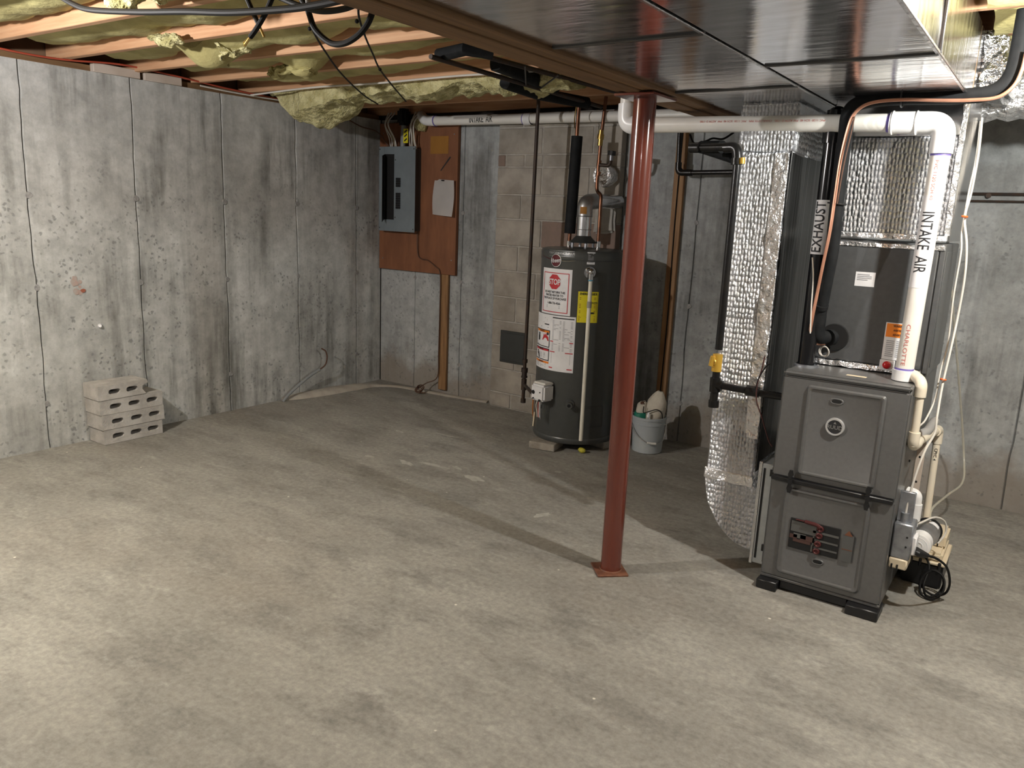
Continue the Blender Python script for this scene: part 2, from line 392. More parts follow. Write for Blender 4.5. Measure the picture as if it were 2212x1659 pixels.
def fine_lines(w, h, rows, cols=1, fill=0.92, seed=1, gap=0.006):
    rnd = random.Random(seed); out = []; cw = (w - gap * (cols - 1)) / cols; rh = h / rows
    for c in range(cols):
        x0 = -w / 2 + c * (cw + gap)
        for r in range(rows):
            ln = cw * (fill if rnd.random() < 0.8 else rnd.uniform(0.35, 0.8))
            out.append((rect_geo(ln, rh * 0.42), x0 + ln / 2, h / 2 - rh * (r + 0.5)))
    return out

# ============================================================ THE SETTING
XL, YB, ZT = -4.88, 5.03, 2.23
JB = 2.27                                   # underside of the joists
XR, YF = 2.6, -3.0
mk('floor', bxm(XL - 0.3, XR + 0.2, YF - 0.2, YB + 0.3, -0.12, 0), mat_floor, kind='structure')

flo = bpy.data.objects['floor']
rs = random.Random(11); mat_scr = M('whitish_scrape', (0.47, 0.455, 0.41), 0.85, 0, (0.34, 0.325, 0.29), ns=25)
for k, (x, y, L_, w_) in enumerate(((-3.10, 3.42, 0.075, 0.03), (-2.95, 3.50, 0.14, 0.022), (-2.62, 3.47, 0.09, 0.035), (-2.80, 3.55, 0.05, 0.02), (-3.35, 3.36, 0.05, 0.02), (-3.6, 3.9, 0.06, 0.025), (-3.3, 4.05, 0.13, 0.012), (-2.0, 3.25, 0.03, 0.06), (-2.3, 3.9, 0.03, 0.02))):
    bm = B(); n_ = 16; a0 = rs.uniform(-0.5, 0.1)
    vs = []
    for q in range(n_):
        a = 2 * PI * q / n_; r_a = rs.uniform(0.55, 1.1); px_, py_ = L_ * math.cos(a) * r_a, w_ * math.sin(a) * r_a
        vs.append(bm.verts.new((x + px_ * math.cos(a0) - py_ * math.sin(a0), y + px_ * math.sin(a0) + py_ * math.cos(a0), 0.0006)))
    bm.faces.new(vs); mk('whitish_scrape', bm, mat_scr, flo)

def panel_wall(name, along, c0, edges, z1, mat, facing, g0=0.0034, wb_=1.0, back=None):
    """cast wall: a backing slab plus one panel per form, seams left as uneven recessed joints"""
    bm = B()
    if along == 'Y': box(bm, c0 - 0.25, c0 - 0.012, edges[0] - 0.2, edges[-1] + 0.2, 0, z1)
    else: box(bm, edges[0] - 0.2, edges[-1] + 0.2, c0 + 0.012, c0 + 0.25, 0, z1)
    w = mk(name, bm, back or mat_joint, kind='structure')
    rnd = random.Random(len(edges)); nz = 28
    def wob(i, z): return 0.0 if i in (0, len(edges) - 1) else wb_ * 0.010 * noise.noise(Vector((i * 3.7, z * 2.6, 1.3))) + wb_ * 0.007 * noise.noise(Vector((i * 9.1, z * 11.0, 5.3)))
    for i in range(len(edges) - 1):
        bm = B(); d = rnd.uniform(-0.0015, 0.0015); rows = []
        for k in range(nz + 1):
            z = z1 * k / nz; a = edges[i] + wob(i, z) + g0; b = edges[i + 1] + wob(i + 1, z) - g0 * (0.4 + 0.6 * abs(noise.noise(Vector((i * 5.0, z * 3, 0)))) * 2)
            for_row = []
            for s, dep in ((a, -0.012), (a + 0.004, d), (b - 0.004, d), (b, -0.012)):
                for_row.append(bm.verts.new((c0 + dep, s, z) if along == 'Y' else (s, c0 - dep, z)))
            rows.append(for_row)
        for A, C in zip(rows, rows[1:]):
            for q in range(3): bm.faces.new((A[q], A[q + 1], C[q + 1], C[q]))
        mk('concrete_panel', bm, mat, w)
    return w
LE = [-3.0 + 0.0] + [2.186 - 0.643 * k for k in range(8, 0, -1)] + [2.186, 2.829, 3.472, 4.115, 4.735, YB]
LE = sorted(e for e in LE if e >= -3.0)
wl = panel_wall('wall_left', 'Y', XL, LE, ZT, mat_wall, 1)
BE = [XL, -4.48, -3.98, -3.60, -2.57, -2.02, -1.37, -0.72, -0.07, 0.58, 1.23, 1.88, XR]
wb = panel_wall('wall_back', 'X', YB, BE, ZT, mat_wallb, 1, 0.0016, 0.6, M('joint_grey', (0.13, 0.13, 0.125), 0.9))
def patch(par, p, r, axis):
    bm = B(); p = Vector(p); n = Vector(axis)
    cyl(bm, p - n * 0.006, p + n * 0.0035, r, r * 0.8, 12); jit(bm, 0.003, 40, p.z); mk('tie_patch', bm, mat_tie, par)
for y in (2.186, 2.822, 3.472, 4.115, 4.735):
    for z, r in ((0.27, 0.022), (0.97, 0.024), (1.51, 0.026)): patch(wl, (XL, y + 0.004, z + 0.03 * noise.noise(Vector((y, z, 0)))), r * 0.85, (1, 0, 0))
for x in (-4.48, -3.98, -2.02, -1.37):
    for z in (0.27, 0.95, 1.5): patch(wb, (x, YB, z + 0.02 * noise.noise(Vector((x, z, 0)))), 0.019, (0, -1, 0))
# small marks of the cast: a brick-red blotch of spall and one white chip
bm = B(); fn = plane_fn((XL + 0.003, 2.43, 0.985), (0, 1, 0), (0, 0, 1))
rb = random.Random(5)
for k in range(9):
    n_ = 9; r0 = rb.uniform(0.008, 0.026); cxx, cyy_ = rb.gauss(0, 0.025), rb.gauss(0, 0.03)
    put(bm, ([(cxx + r0 * rb.uniform(0.6, 1.2) * math.cos(2 * PI * q / n_), cyy_ + r0 * rb.uniform(0.5, 1.1) * math.sin(2 * PI * q / n_)) for q in range(n_)], [tuple(range(n_))]), plane_fn((XL + 0.003 + 0.0004 * k, 2.43, 0.985), (0, 1, 0), (0, 0, 1)))
mk('red_scuff', bm, M('red_scuff', (0.44, 0.30, 0.25), 0.9, 0, (0.40, 0.36, 0.33), ns=30), wl, label='pinkish brick scuff')
bm = B(); put(bm, ([(0.016 * math.cos(q * 0.7) * (1 + 0.2 * math.sin(q * 2)), 0.012 * math.sin(q * 0.7)) for q in range(9)], [tuple(range(9))]), plane_fn((XL + 0.0075, 2.45, 0.945), (0, 1, 0), (0, 0, 1))); mk('red_chip', bm, M('red_chip', (0.36, 0.12, 0.07), 0.9), wl, label='brick red chip')
bm = B(); cyl(bm, (-4.880,2.541,0.719), (-4.860,2.531,0.722), 0.016, 0.010, 7); mk('plaster_chip', bm, mat_label, wl, label='white plaster chip')

wr = mk('wall_right', bxm(XR, XR + 0.2, YF - 0.2, YB + 0.2, 0, ZT), mat_wallb, kind='structure')
wf = mk('wall_front', bxm(XL - 0.2, XR + 0.2, YF - 0.2, YF, 0, ZT), mat_wallb, kind='structure')
# rim boards and sill plates above the pour; back pair near-black as painted shade
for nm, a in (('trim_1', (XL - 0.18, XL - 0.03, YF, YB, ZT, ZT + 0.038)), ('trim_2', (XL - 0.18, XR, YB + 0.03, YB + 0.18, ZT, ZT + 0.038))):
    mk(nm, bxm(*a), mat_beam if nm == 'trim_1' else mat_rimshade, kind='structure')
mk('trim_3', bxm(XL - 0.21, XL - 0.17, YF, YB + 0.2, ZT + 0.038, 2.52), mat_sub, kind='structure')
mk('trim_4', bxm(XL - 0.21, XR, YB + 0.17, YB + 0.21, ZT + 0.038, 2.52), mat_rimshade, kind='structure')
mk('trim_5', bxm(XR + 0.1, XR + 0.14, YF - .2, YB + 0.2, ZT, 2.52), mat_sub, kind='structure')
mk('trim_6', bxm(XL - 0.2, XR + 0.1, YF - 0.16, YF - 0.12, ZT, 2.52), mat_sub, kind='structure')
# cement fillet along the foot of the corner
bm = B(); path = [(-4.89, 3.93, 0.0), (-4.84, 4.2, 0), (-4.80, 4.55, 0), (-4.74, 4.78, 0), (-4.55, 4.92, 0), (-4.25, 4.95, 0), (-3.95, 4.975, 0), (-3.66, 5.02, 0)]
pts = spline(path, 8)
tube(bm, pts, [0.03 + 0.055 * math.sin(PI * min(1, (i + 3) / 30)) + 0.008 * noise.noise(Vector((i * 0.35, 2, 0))) for i in range(len(pts))], 12)
for v in bm.verts: v.co.z = v.co.z * 0.45
mk('trim_7', bm, M('fillet_cement', (0.44, 0.40, 0.34), 0.92, 0, (0.34, 0.30, 0.25), ns=9, bs=0.5, kind='Position'), kind='structure')

cei = mk('ceiling', bxm(XL - 0.2, XR + 0.2, YF - 0.2, YB + 0.2, 2.505, 2.55), mat_sub, kind='structure')
JY = [2.01 + 0.433 * k for k in range(-11, 8)]
for i, y in enumerate(JY):
    bm = B(); y += 0.006 * math.sin(i * 3.1)
    box(bm, XL - 0.16, XR + 0.08, y - 0.019, y + 0.019, JB, 2.505, 0.003); mk('joist', bm, mat_joist, cei)

# ------------------------------------------------------------ beam and ducts
be = thing('wooden_beam', 'long brown built-up wooden beam resting on the red column', 'beam', (-1.415, 2.0, 1.985))
for x0, x1, dz in ((-1.502, -1.452, 0.0), (-1.449, -1.392, -0.006), (-1.389, -1.332, 0.0)):
    mk('plank', bxm(x0, x1, YF, 3.40, 1.986 + dz, JB - 0.002, 0.003), mat_beam, be)
for x0, x1, dz in ((-1.502, -1.452, 0.003), (-1.449, -1.392, -0.004), (-1.389, -1.332, 0.003)):
    mk('plank', bxm(x0, x1, 3.402, YB + 0.1, 1.986 + dz, JB - 0.002, 0.003), mat_beam, be)

def trunk(nm, label, x0, x1, ys, z0, z1, side):
    d = thing(nm, label, 'duct', ((x0 + x1) / 2, 2.0, z0))
    for a, b in zip(ys, ys[1:]):
        bm = B(); box(bm, x0, x1, a + 0.001, b - 0.001, z0, z1)
        # slight oil-canning of the sheet: a grid on the underside
        ed = [e for e in bm.edges]; bmesh.ops.subdivide_edges(bm, edges=ed, cuts=5, use_grid_fill=True)
        for v in bm.verts:
            if abs(v.co.z - z0) < 1e-4 and x0 + 0.01 < v.co.x < x1 - 0.01: v.co.z += 0.0035 * noise.noise(Vector((v.co.x * 6, v.co.y * 4, 0)))
            if abs(v.co.x - x1) < 1e-4 and z0 + 0.01 < v.co.z < z1 - 0.01: v.co.x += 0.003 * noise.noise(Vector((v.co.z * 9, v.co.y * 4, 3)))
        mk('duct_section', bm, mat_galv, d)
    for y in ys[1:-1]:
        bm = B(); box(bm, x0 - 0.002, x1 + 0.002, y - 0.008, y + 0.008, z0 - 0.006, z0 + 0.002, 0.002)
        box(bm, x1 - 0.001, x1 + 0.008, y - 0.007, y + 0.007, z0, z1 - 0.005, 0.002)
        mk('drive_cleat', bm, mat_cleat, d)
    bm = B(); box(bm, x1 - 0.006, x1 + 0.006, ys[0], ys[-1], z0 - 0.004, z0 + 0.006, 0.002); mk('corner_seam', bm, mat_tape, d)
    return d
du1 = trunk('return_duct', 'galvanised sheet metal trunk duct running beside the brown beam', -1.325, -0.866, [-2.9, -1.1, 0.1, 1.18, 2.08, 2.975, 3.90], 2.0, 2.262, 1)
du2 = trunk('supply_duct', 'galvanised sheet metal trunk duct running out above the furnace', -0.852, -0.372, [-2.9, -0.9, 0.4, 1.6, 2.57, 3.47], 2.0, 2.262, 1)

# ------------------------------------------------------------ insulation batts between the joists
def batt(y0, y1, x0, x1, zb, amp, seed, mat, droop=None, lump=1.0, wool=False, hole=0.25, name='insulation_batt'):
    """a fibreglass batt: lumpy underside, torn ragged edges"""
    bm = B(); nx = max(12, int((x1 - x0) / (0.012 if wool else 0.028))); ny = 34 if wool else 14; rows = []
    for i in range(nx + 1):
        x = x0 + (x1 - x0) * i / nx; row = []
        e0 = 0.24 * max(0, noise.noise(Vector((x * 2.1, seed, 0.3))) - 0.06) + 0.012 * noise.noise(Vector((x * 14, seed, 2)))
        e1 = 0.24 * max(0, noise.noise(Vector((x * 2.3, seed, 7.3))) - 0.06) + 0.012 * noise.noise(Vector((x * 13, seed, 9)))
        for j in range(ny + 1):
            q = j / ny; y = (y0 + e0) + (y1 - e1 - y0 - e0) * q
            n1 = noise.noise(Vector((x * 1.8, y * 2.2 + seed, seed))); n2 = noise.noise(Vector((x * 6, y * 6, seed + 4))); n3 = noise.noise(Vector((x * 17, y * 17, seed + 8)))
            z = zb + amp * (0.9 * n1 + lump * (0.4 * n2 + 0.22 * n3)) - (0.02 if wool else 0.045) * math.sin(PI * q) ** 0.8
            if wool: z += 0.034 * noise.turbulence(Vector((x * 6, y * 6, seed)), 3, False) + 0.006 * noise.noise(Vector((x * 32, y * 32, seed)))
            if droop: z -= droop(x, y)
            row.append(bm.verts.new((x + 0.012 * n3, y, z)))
        rows.append(row)
    for A, C in zip(rows, rows[1:]):
        for k in range(ny): bm.faces.new((A[k], A[k + 1], C[k + 1], C[k]))
    bot = bm.faces[:]
    r = bmesh.ops.extrude_face_region(bm, geom=bot)
    for v in [g for g in r['geom'] if isinstance(g, bmesh.types.BMVert)]: v.co.z = max(v.co.z + 0.05, 2.40)
    return mk(name, bm, mat)
G = 'yellow insulation batts between the ceiling joists'
nth = {7: 'first', 6: 'second', 5: 'third', 4: 'fourth', 3: 'fifth', 2: 'sixth', 1: 'seventh', 0: 'eighth'}
words = {0: 'in the farthest joist bay by the blocks side of the wall'}
def g2(x, c, w): return math.exp(-((x - c) / w) ** 2)
bays = []
for k in range(7, 16):
    y0, y1 = JY[k] + 0.021, JY[k + 1] - 0.021
    bays.append((k, y0, y1))
ordn = ['first', 'second', 'third', 'fourth', 'fifth', 'sixth', 'seventh', 'eighth', 'ninth']
for n_, (k, y0, y1) in enumerate(bays):
    yc = (y0 + y1) / 2
    if yc > 3.9: continue
    seed = k * 3.77
    dl = {10: lambda x, y: 0.05 * g2(x, -3.0, 0.12) * g2(y, 2.0, 0.25), 12: lambda x, y: 0.12 * g2(x, -3.75, 0.16) * g2(y, yc - .06, 0.16) + 0.03 * g2(x, -3.2, 0.3),
          13: lambda x, y: 0.11 * g2(x, -3.62, 0.12) * g2(y, 3.17, 0.14) + 0.02 * g2(x, -2.4, 0.2), 11: lambda x, y: 0.06 * g2(x, -3.9, 0.12) * g2(y, 2.55, 0.12)}.get(k)
    o = batt(y0, y1, -4.72, -1.52, 2.350, 0.045, seed, mat_ins, dl, 0.7)
    tag(o, 'yellow fiberglass batt in the %s joist bay left of the beam, counted from the nearest' % ordn[n_], 'insulation', G)
yk = [b for b in bays if 3.9 < (b[1] + b[2]) / 2 < 4.3][0]
def sag(x, y):
    tp = max(0.0, min(1.0, (x + 4.90) / 0.30)); tp = tp * tp * (3 - 2 * tp)
    return tp * (0.066 + 0.165 * g2(x, -4.48, 0.30) * (0.65 + 0.35 * g2(y, 3.98, 0.12)) + 0.022 * math.sin(x * 9) * g2(x, -3.3, 0.7)) - 0.02 * (1 - tp)
o = batt(3.76, 4.13, -4.87, -2.35, 2.295, 0.032, 31.0, mat_inspale, sag, 2.1, True)
tag(o, 'ragged yellow fiberglass batt sagging low over the far left corner', 'insulation', G)
o = batt(3.76, 4.13, -2.30, -1.52, 2.30, 0.03, 33.0, mat_ins, lambda x, y: -0.015, 2.0, True)
tag(o, 'short yellow fiberglass piece behind the foam covered pipes by the beam', 'insulation', G)
for n_, (a, b) in enumerate(((3.33, 3.70), (3.76, 4.13), (4.19, 4.56), (2.90, 3.27))):
    o = batt(a, b, -0.33, 1.5, 2.288, 0.035, 51.0 + n_ * 7, mat_ins)
    tag(o, 'yellow fiberglass batt right of the supply duct, %s from the nearest' % ('second', 'third', 'fourth', 'first')[n_], 'insulation', G)
# torn tufts hanging from the batts
for n_, (p, r, lb) in enumerate((((-3.08, 1.83, 2.285), 0.085, 'pale torn insulation tuft under the nearest left joist bay, beside the thick black cable'),
                                 ((-3.72, 2.36, 2.268), 0.06, 'small yellow insulation tuft poking over the second visible joist'),
                                 ((-3.72, 2.64, 2.265), 0.105, 'whitish shredded insulation tuft hanging above the middle of the left wall'),
                                 ((-3.72, 3.12, 2.245), 0.085, 'olive pointed flap of insulation hanging over the fourth visible joist'))):
    bm = B(); sph(bm, p, r, 48, 32, 2.0, 0.95, 0.36); jit(bm, r * 0.6, 11, n_ * 3.1); jit(bm, r * 0.22, 30, n_ * 1.1); jit(bm, r * 0.10, 80, n_ * 2.1)
    o = mk('insulation_tuft', bm, mat_inspale if n_ != 3 else mat_ins); settle(o); tag(o, lb, 'insulation')

# ------------------------------------------------------------ column
c = thing('steel_column', 'dark red painted round steel column holding up the beam', 'column', (-1.419, 2.905, 0))
mk('shaft', cy((-1.419, 2.905, 0.008), (-1.419, 2.905, 1.972), 0.0445, seg=48), mat_column, c)
mk('top_plate', bxm(-1.50, -1.335, 2.80, 3.01, 1.970, 1.979, 0.001), mat_column, c)
bm = B(); box(bm, -0.068, 0.068, -0.068, 0.068, 0, 0.009, 0.002)
bmesh.ops.rotate(bm, verts=bm.verts, cent=(0, 0, 0), matrix=Matrix.Rotation(math.radians(43), 3, 'Z')); bmesh.ops.translate(bm, verts=bm.verts, vec=(-1.424, 2.903, 0))
mk('base_plate', bm, mat_rust, c)
bm = B(); torus(bm, (-1.419, 2.905, 0.010), 0.045, 0.005, (0, 0, 1), 40, 6); mk('weld_bead', bm, mat_rust, c)

# ------------------------------------------------------------ chimney of blocks on the back wall
CX0, CX1, CF = -3.60, -2.57, 4.955
ch = thing('chimney', 'tan concrete block chimney breast behind the water heater', 'chimney', ((CX0 + CX1) / 2, CF, 0))
mk('mortar', bxm(CX0 + 0.004, CX1 - 0.004, CF + 0.006, YB - 0.003, 0, ZT), mat_mortar, ch)
zs = [0, 0.12, 0.31, 0.50, 0.69, 0.88, 1.08, 1.27, 1.47, 1.65, 1.85, 1.94, 2.13, ZT]
rc = random.Random(3)
for i in range(len(zs) - 1):
    x = CX0; xs = [CX0]
    if i in (10,): xs += [-3.53, -3.36, -3.2, -2.9]
    else:
        step = 0.40; x = CX0 + (0.40 if i % 2 else 0.21)
        while x < CX1 - 0.1: xs.append(x + rc.uniform(-0.015, 0.015)); x += step
    xs.append(CX1)
    for k in range(len(xs) - 1):
        g = 0.0055; d = rc.uniform(-0.003, 0.002); bm = B()
        box(bm, xs[k] + g * (k > 0), xs[k + 1] - g * (k < len(xs) - 2), CF + d, YB - 0.003, zs[i] + g, zs[i + 1] - g, 0.004)
        mk('block', bm, mat_chim2 if (i, k) in ((10, 0), (7, 1), (7, 2)) else mat_chim, ch)
dr = mk('cleanout_door', bxm(-3.51, -3.265, CF - 0.012, CF + 0.01, 0.372, 0.622, 0.004), mat_paneld, ch)
bm = B(); box(bm, -3.495, -3.28, CF - 0.017, CF - 0.011, 0.387, 0.607, 0.003); mk('door_leaf', bm, mat_paneld, dr)

# foil plug over the old flue hole, and the mortar collar below it
bm = B(); lathe(bm, -2.655, 0, [(0.070, 4.96), (0.074, 4.91), (0.078, 4.885), (0.075, 4.868), (0.066, 4.860), (0.045, 4.862), (0.012, 4.866)], 30, 'Y', 1.79); jit(bm, 0.007, 30, 2.0)
o = mk('foil_plug', bm, mat_crinkle); settle(o); tag(o, 'crumpled silver foil cap plugging a round hole in the chimney', 'foil cap')
bm = B(); box(bm, -2.74, -2.575, CF - 0.03, CF + 0.005, 1.40, 1.66, 0.025, 3); bmesh.ops.subdivide_edges(bm, edges=bm.edges[:], cuts=2, use_grid_fill=True); jit(bm, 0.016, 14, 4)
mk('mortar_patch', bm, M('patch_cement', (0.42, 0.40, 0.36), 0.95, 0, (0.30, 0.285, 0.26), ns=10, bs=0.6), ch, label='pale rough mortar patch')

# ============================================================ ELECTRICAL CORNER
pb = thing('plywood_board', 'reddish brown plywood backboard carrying the electrical panel', 'board', (-4.43, 5.0, 1.0))
mk('sheet', bxm(-4.865, -4.02, YB - 0.036, YB - 0.006, 1.0, 2.20, 0.002), mat_ply, pb)
bm = B(); put(bm, rect_geo(0.185, 0.135), plane_fn((-4.21, YB - 0.0375, 2.02), (1, 0, 0), (0, 0, 1))); mk('ochre_patch', bm, mat_ochre, pb, label='ochre stained patch')
bm = B(); put(bm, ([(-0.055, -0.05), (-0.048, -0.056), (0.05, 0.048), (0.042, 0.058)], [(0, 1, 2, 3)]), plane_fn((-4.14, YB - 0.0375, 1.875), (1, 0, 0), (0, 0, 1))); mk('ink_stroke', bm, mat_ink, pb)
for x, z in ((-4.82, 1.09), (-4.06, 1.12), (-4.82, 2.12), (-4.08, 1.62), (-4.06, 2.1)):
    mk('screw', cy((x, YB - 0.035, z), (x, YB - 0.039, z), 0.005, seg=8), mat_steel, pb)

ep = thing('breaker_panel', 'grey steel breaker panel with its narrow door hanging open', 'electrical panel', (-4.58, 4.99, 1.335))
EY0 = YB - 0.036; EY1 = EY0 - 0.085
mk('enclosure', bxm(-4.775, -4.40, EY1 + 0.004, EY0, 1.335, 1.995, 0.004), mat_paneld, ep)
bm = B()
for a in ((-4.785, -4.725, 1.325, 2.005), (-4.615, -4.385, 1.325, 2.005), (-4.725, -4.615, 1.945, 2.005), (-4.725, -4.615, 1.325, 1.42)):
    box(bm, a[0], a[1], EY1 - 0.004, EY1 + 0.002, a[2], a[3], 0.0012)
mk('cover', bm, mat_panel, ep)
mk('recess', bxm(-4.723, -4.617, EY1 + 0.0035, EY1 + 0.006, 1.42, 1.945), mat_dark, ep)
bm = B(); v = [(-4.725, EY1 - 0.004, 1.42), (-4.725, EY1 - 0.004, 1.945), (-4.675, EY1 - 0.085, 1.925), (-4.675, EY1 - 0.085, 1.395)]
vv = [bm.verts.new(p) for p in v] + [bm.verts.new((p[0] + 0.002, p[1] + 0.001, p[2])) for p in v]
for q in ((0, 1, 2, 3), (7, 6, 5, 4), (0, 4, 5, 1), (1, 5, 6, 2), (2, 6, 7, 3), (3, 7, 4, 0)): bm.faces.new([vv[i] for i in q])
mk('door', bm, mat_paneld, ep, smooth=False)
for z0, n_ in ((1.685, 4), (1.51, 7)):
    for k in range(n_):
        for x in (-4.578, -4.553):
            b_ = mk('breaker', bxm(x - 0.0115, x + 0.0115, EY1 - 0.012, EY1 - 0.003, z0 + k * 0.0185, z0 + k * 0.0185 + 0.017, 0.001), mat_black, ep)
for x, z in ((-4.775, 1.35), (-4.40, 1.35), (-4.775, 1.985), (-4.40, 1.985), (-4.60, 1.90), (-4.60, 1.44)):
    mk('screw', cy((x, EY1 - 0.003, z), (x, EY1 - 0.007, z), 0.005, seg=8), mat_paneld, ep)
# service conduit and the wires above the panel
cd = thing('service_conduit', 'short grey conduit rising from the breaker panel top', 'conduit', (-4.545, 4.93, 2.0))
mk('pipe', cy((-4.545, 4.93, 1.99), (-4.545, 4.94, 2.17), 0.022), mat_greycond, cd)
mk('weatherhead', bxm(-4.59, -4.50, 4.89, 4.99, 2.17, 2.30, 0.02, 2), mat_black, cd)
tg = thing('yellow_tag', 'yellow striped tag hung beside the grey conduit', 'tag', (-4.485, 4.9, 2.03))
mk('sheet', bxm(-4.51, -4.462, 4.898, 4.90, 2.03, 2.14), mat_yellow, tg)
bm = B()
for k in range(3): put(bm, rect_geo(0.034, 0.012), plane_fn((-4.486, 4.8975, 2.055 + 0.033 * k), (1, 0, 0), (0, 0, 1)), rot=0.6)
mk('stripe', bm, mat_ink, tg)
GC = 'pale cables rising from the breaker panel'
for lst, m_, side in (((-4.69, -4.665, -4.64, -4.615), mat_wirewhite, 'left'), ((-4.47, -4.445, -4.42, -4.40), mat_wirewhite, 'right')):
    for k, x in enumerate(lst):
        y = 4.945 - 0.012 * (k % 2); d = -0.05 if side == 'left' else 0.03
        top = (x + d + 0.03 * math.sin(k * 2.2), y + 0.02, 2.275)
        o = mk('panel_cable', tb(spline([(x, y, 1.985), (x + 0.012 * math.sin(k * 1.9), y - 0.02, 2.07), (x + d * 0.8, y - 0.03 - 0.01 * k, 2.18), top], 6), 0.0055, 8), m_ if k != 2 else mat_wiretan)
        settle(o); tag(o, '%s of four pale cables in the %s bunch above the breaker panel' % (('leftmost', 'second from left', 'third from left', 'rightmost')[k], side), 'cable', GC)
bm = B(); sph(bm, (-4.38, 4.97, 2.19), 0.07, 16, 10, 1.1, 0.7, 0.9); jit(bm, 0.03, 18, 3)
o = mk('insulation_wad', bm, mat_inspale); settle(o); tag(o, 'small wad of insulation tucked beside the cables above the panel', 'insulation')
o = mk('stapled_cable', tb(spline([(-4.86, 4.60, 2.20), (-4.84, 4.75, 2.15), (-4.80, 4.90, 2.12), (-4.74, 4.96, 2.02), (-4.72, 4.95, 1.99)], 6), 0.005, 8), mat_wirebrown); settle(o)
tag(o, 'thin brown cable curving along the corner to the panel top', 'cable')
# notice on the board
pn = thing('paper_notice', 'curled white paper sheet pinned right of the breaker panel', 'paper', (-4.135, 4.985, 1.475))
bm = B(); nu, nv = 10, 12
gx = [[bm.verts.new((-4.25 + 0.225 * i / nu + 0.012 * (j / nv) * (1 if i < 3 else 0), 4.985 - 0.012 - 0.03 * abs(math.sin(PI * 0.5 * (i / nu))) * (0.4 + 0.6 * (1 - j / nv)) - 0.012 * math.sin(3 * i / nu + j * 0.3), 1.478 + 0.28 * j / nv - 0.012 * (i / nu) - (0.012 if (j == nv and i < 2) else 0))) for j in range(nv + 1)] for i in range(nu + 1)]
for i in range(nu):
    for j in range(nv): bm.faces.new((gx[i][j], gx[i + 1][j], gx[i + 1][j + 1], gx[i][j + 1]))
bmesh.ops.solidify(bm, geom=bm.faces[:], thickness=0.0015)
mk('sheet', bm, mat_paper, pn)
mk('pin', cy((-4.14, 4.99, 1.745), (-4.14, 4.945, 1.745), 0.005, seg=8), mat_ink, pn)
# strip below the board and the brown cable on it
ws = thing('wood_strip', 'narrow wooden strip standing on the floor below the plywood board', 'wood strip', (-4.14, 5.0, 0.03))
mk('strip', bxm(-4.178, -4.095, YB - 0.030, YB - 0.004, 0.03, 1.0, 0.003), mat_stud, ws)
o = mk('ground_wire', tb(spline([(-4.41, 4.97, 1.335), (-4.41, 4.975, 1.20), (-4.40, 4.98, 1.13), (-4.36, 4.98, 1.11), (-4.30, 4.98, 1.105), (-4.22, 4.982, 1.06), (-4.165, 4.982, 1.0), (-4.163, 4.985, 0.7), (-4.166, 4.985, 0.35), (-4.17, 4.98, 0.14), (-4.25, 4.93, 0.08), (-4.29, 4.86, 0.03), (-4.25, 4.83, 0.015), (-4.21, 4.88, 0.012)], 6), 0.0045, 8), mat_wirebrown)
settle(o); tag(o, 'thin brown wire running from the breaker panel down the strip to the floor', 'wire')
bm = B()
for k in range(3): torus(bm, (-4.27 + 0.01 * k, 4.86, 0.03 + 0.012 * k), 0.03, 0.004, (0.3, -0.5, 0.8), 20, 6)
o = mk('wire_coil', bm, mat_wirebrown); settle(o); tag(o, 'little coil of brown wire lying at the foot of the wooden strip', 'wire')

# conduit stub at the left wall
cs = thing('conduit_stub', 'bent grey conduit stub with a brown wire end by the left wall', 'conduit', (-4.85, 3.92, 0))
P1 = [(-4.83, 3.90, 0.0), (-4.82, 3.99, 0.075), (-4.80, 4.14, 0.17), (-4.785, 4.24, 0.215)]
mk('conduit', tb(spline(P1, 6), 0.012, 10), mat_greycond, cs)
mk('wire', tb(spline([(-4.785, 4.235, 0.213), (-4.775, 4.29, 0.25), (-4.77, 4.305, 0.31), (-4.775, 4.295, 0.36), (-4.79, 4.265, 0.385)], 6), 0.006, 8), mat_wirebrown, cs)

# ------------------------------------------------------------ stacked blocks by the left wall
def cinder(name, x0, x1, y0, y1, z0, z1, holes, broken=None, seed=0):
    """block on its side: the cores run through from the front face to the wall side"""
    bm = B(); hz = (z0 + z1) / 2; hw, hh = 0.038, 0.0165
    ny, npt = 1, 14
    loops = []
    for yc in holes:
        lp = []
        for k in range(npt):
            a = 2 * PI * k / npt; ca, sa = math.cos(a), math.sin(a)
            lp.append((yc + hw * math.copysign(abs(ca) ** 0.45, ca), hz + hh * math.copysign(abs(sa) ** 0.8, sa)))
        loops.append(lp)
    if broken: outer = [(y0, z0), (broken[0], z0)] + broken[1] + [(y0, z1)]
    else: outer = [(y0, z0), (y1, z0), (y1, z1), (y0, z1)]
    me_edges = []
    def ring(pts):
        vs = [bm.verts.new((x1, y, z)) for y, z in pts]
        for a, b in zip(vs, vs[1:] + vs[:1]): me_edges.append(bm.edges.new((a, b)))
        return vs
    ring(outer)
    for lp in loops: ring(lp)
    bmesh.ops.triangle_fill(bm, use_beauty=True, use_dissolve=False, edges=me_edges)
    # drop triangles that fell inside a core
    def inside(y, z):
        return any(((abs(y - yc) / hw) ** 3 + (abs(z - hz) / hh) ** 2.2) < 0.93 for yc in holes)
    kill = [f for f in bm.faces if inside(f.calc_center_median().y, f.calc_center_median().z) and all(inside(0.97 * v.co.y + 0.03 * f.calc_center_median().y, v.co.z) or True for v in f.verts)]
    bmesh.ops.delete(bm, geom=kill, context='FACES_ONLY')
    front = bm.faces[:]
    r = bmesh.ops.extrude_face_region(bm, geom=front)
    for v in [g for g in r['geom'] if isinstance(g, bmesh.types.BMVert)]: v.co.x = x0
    jit(bm, 0.0018, 30, seed)
    return mk(name, bm, mat_block, smooth=False)
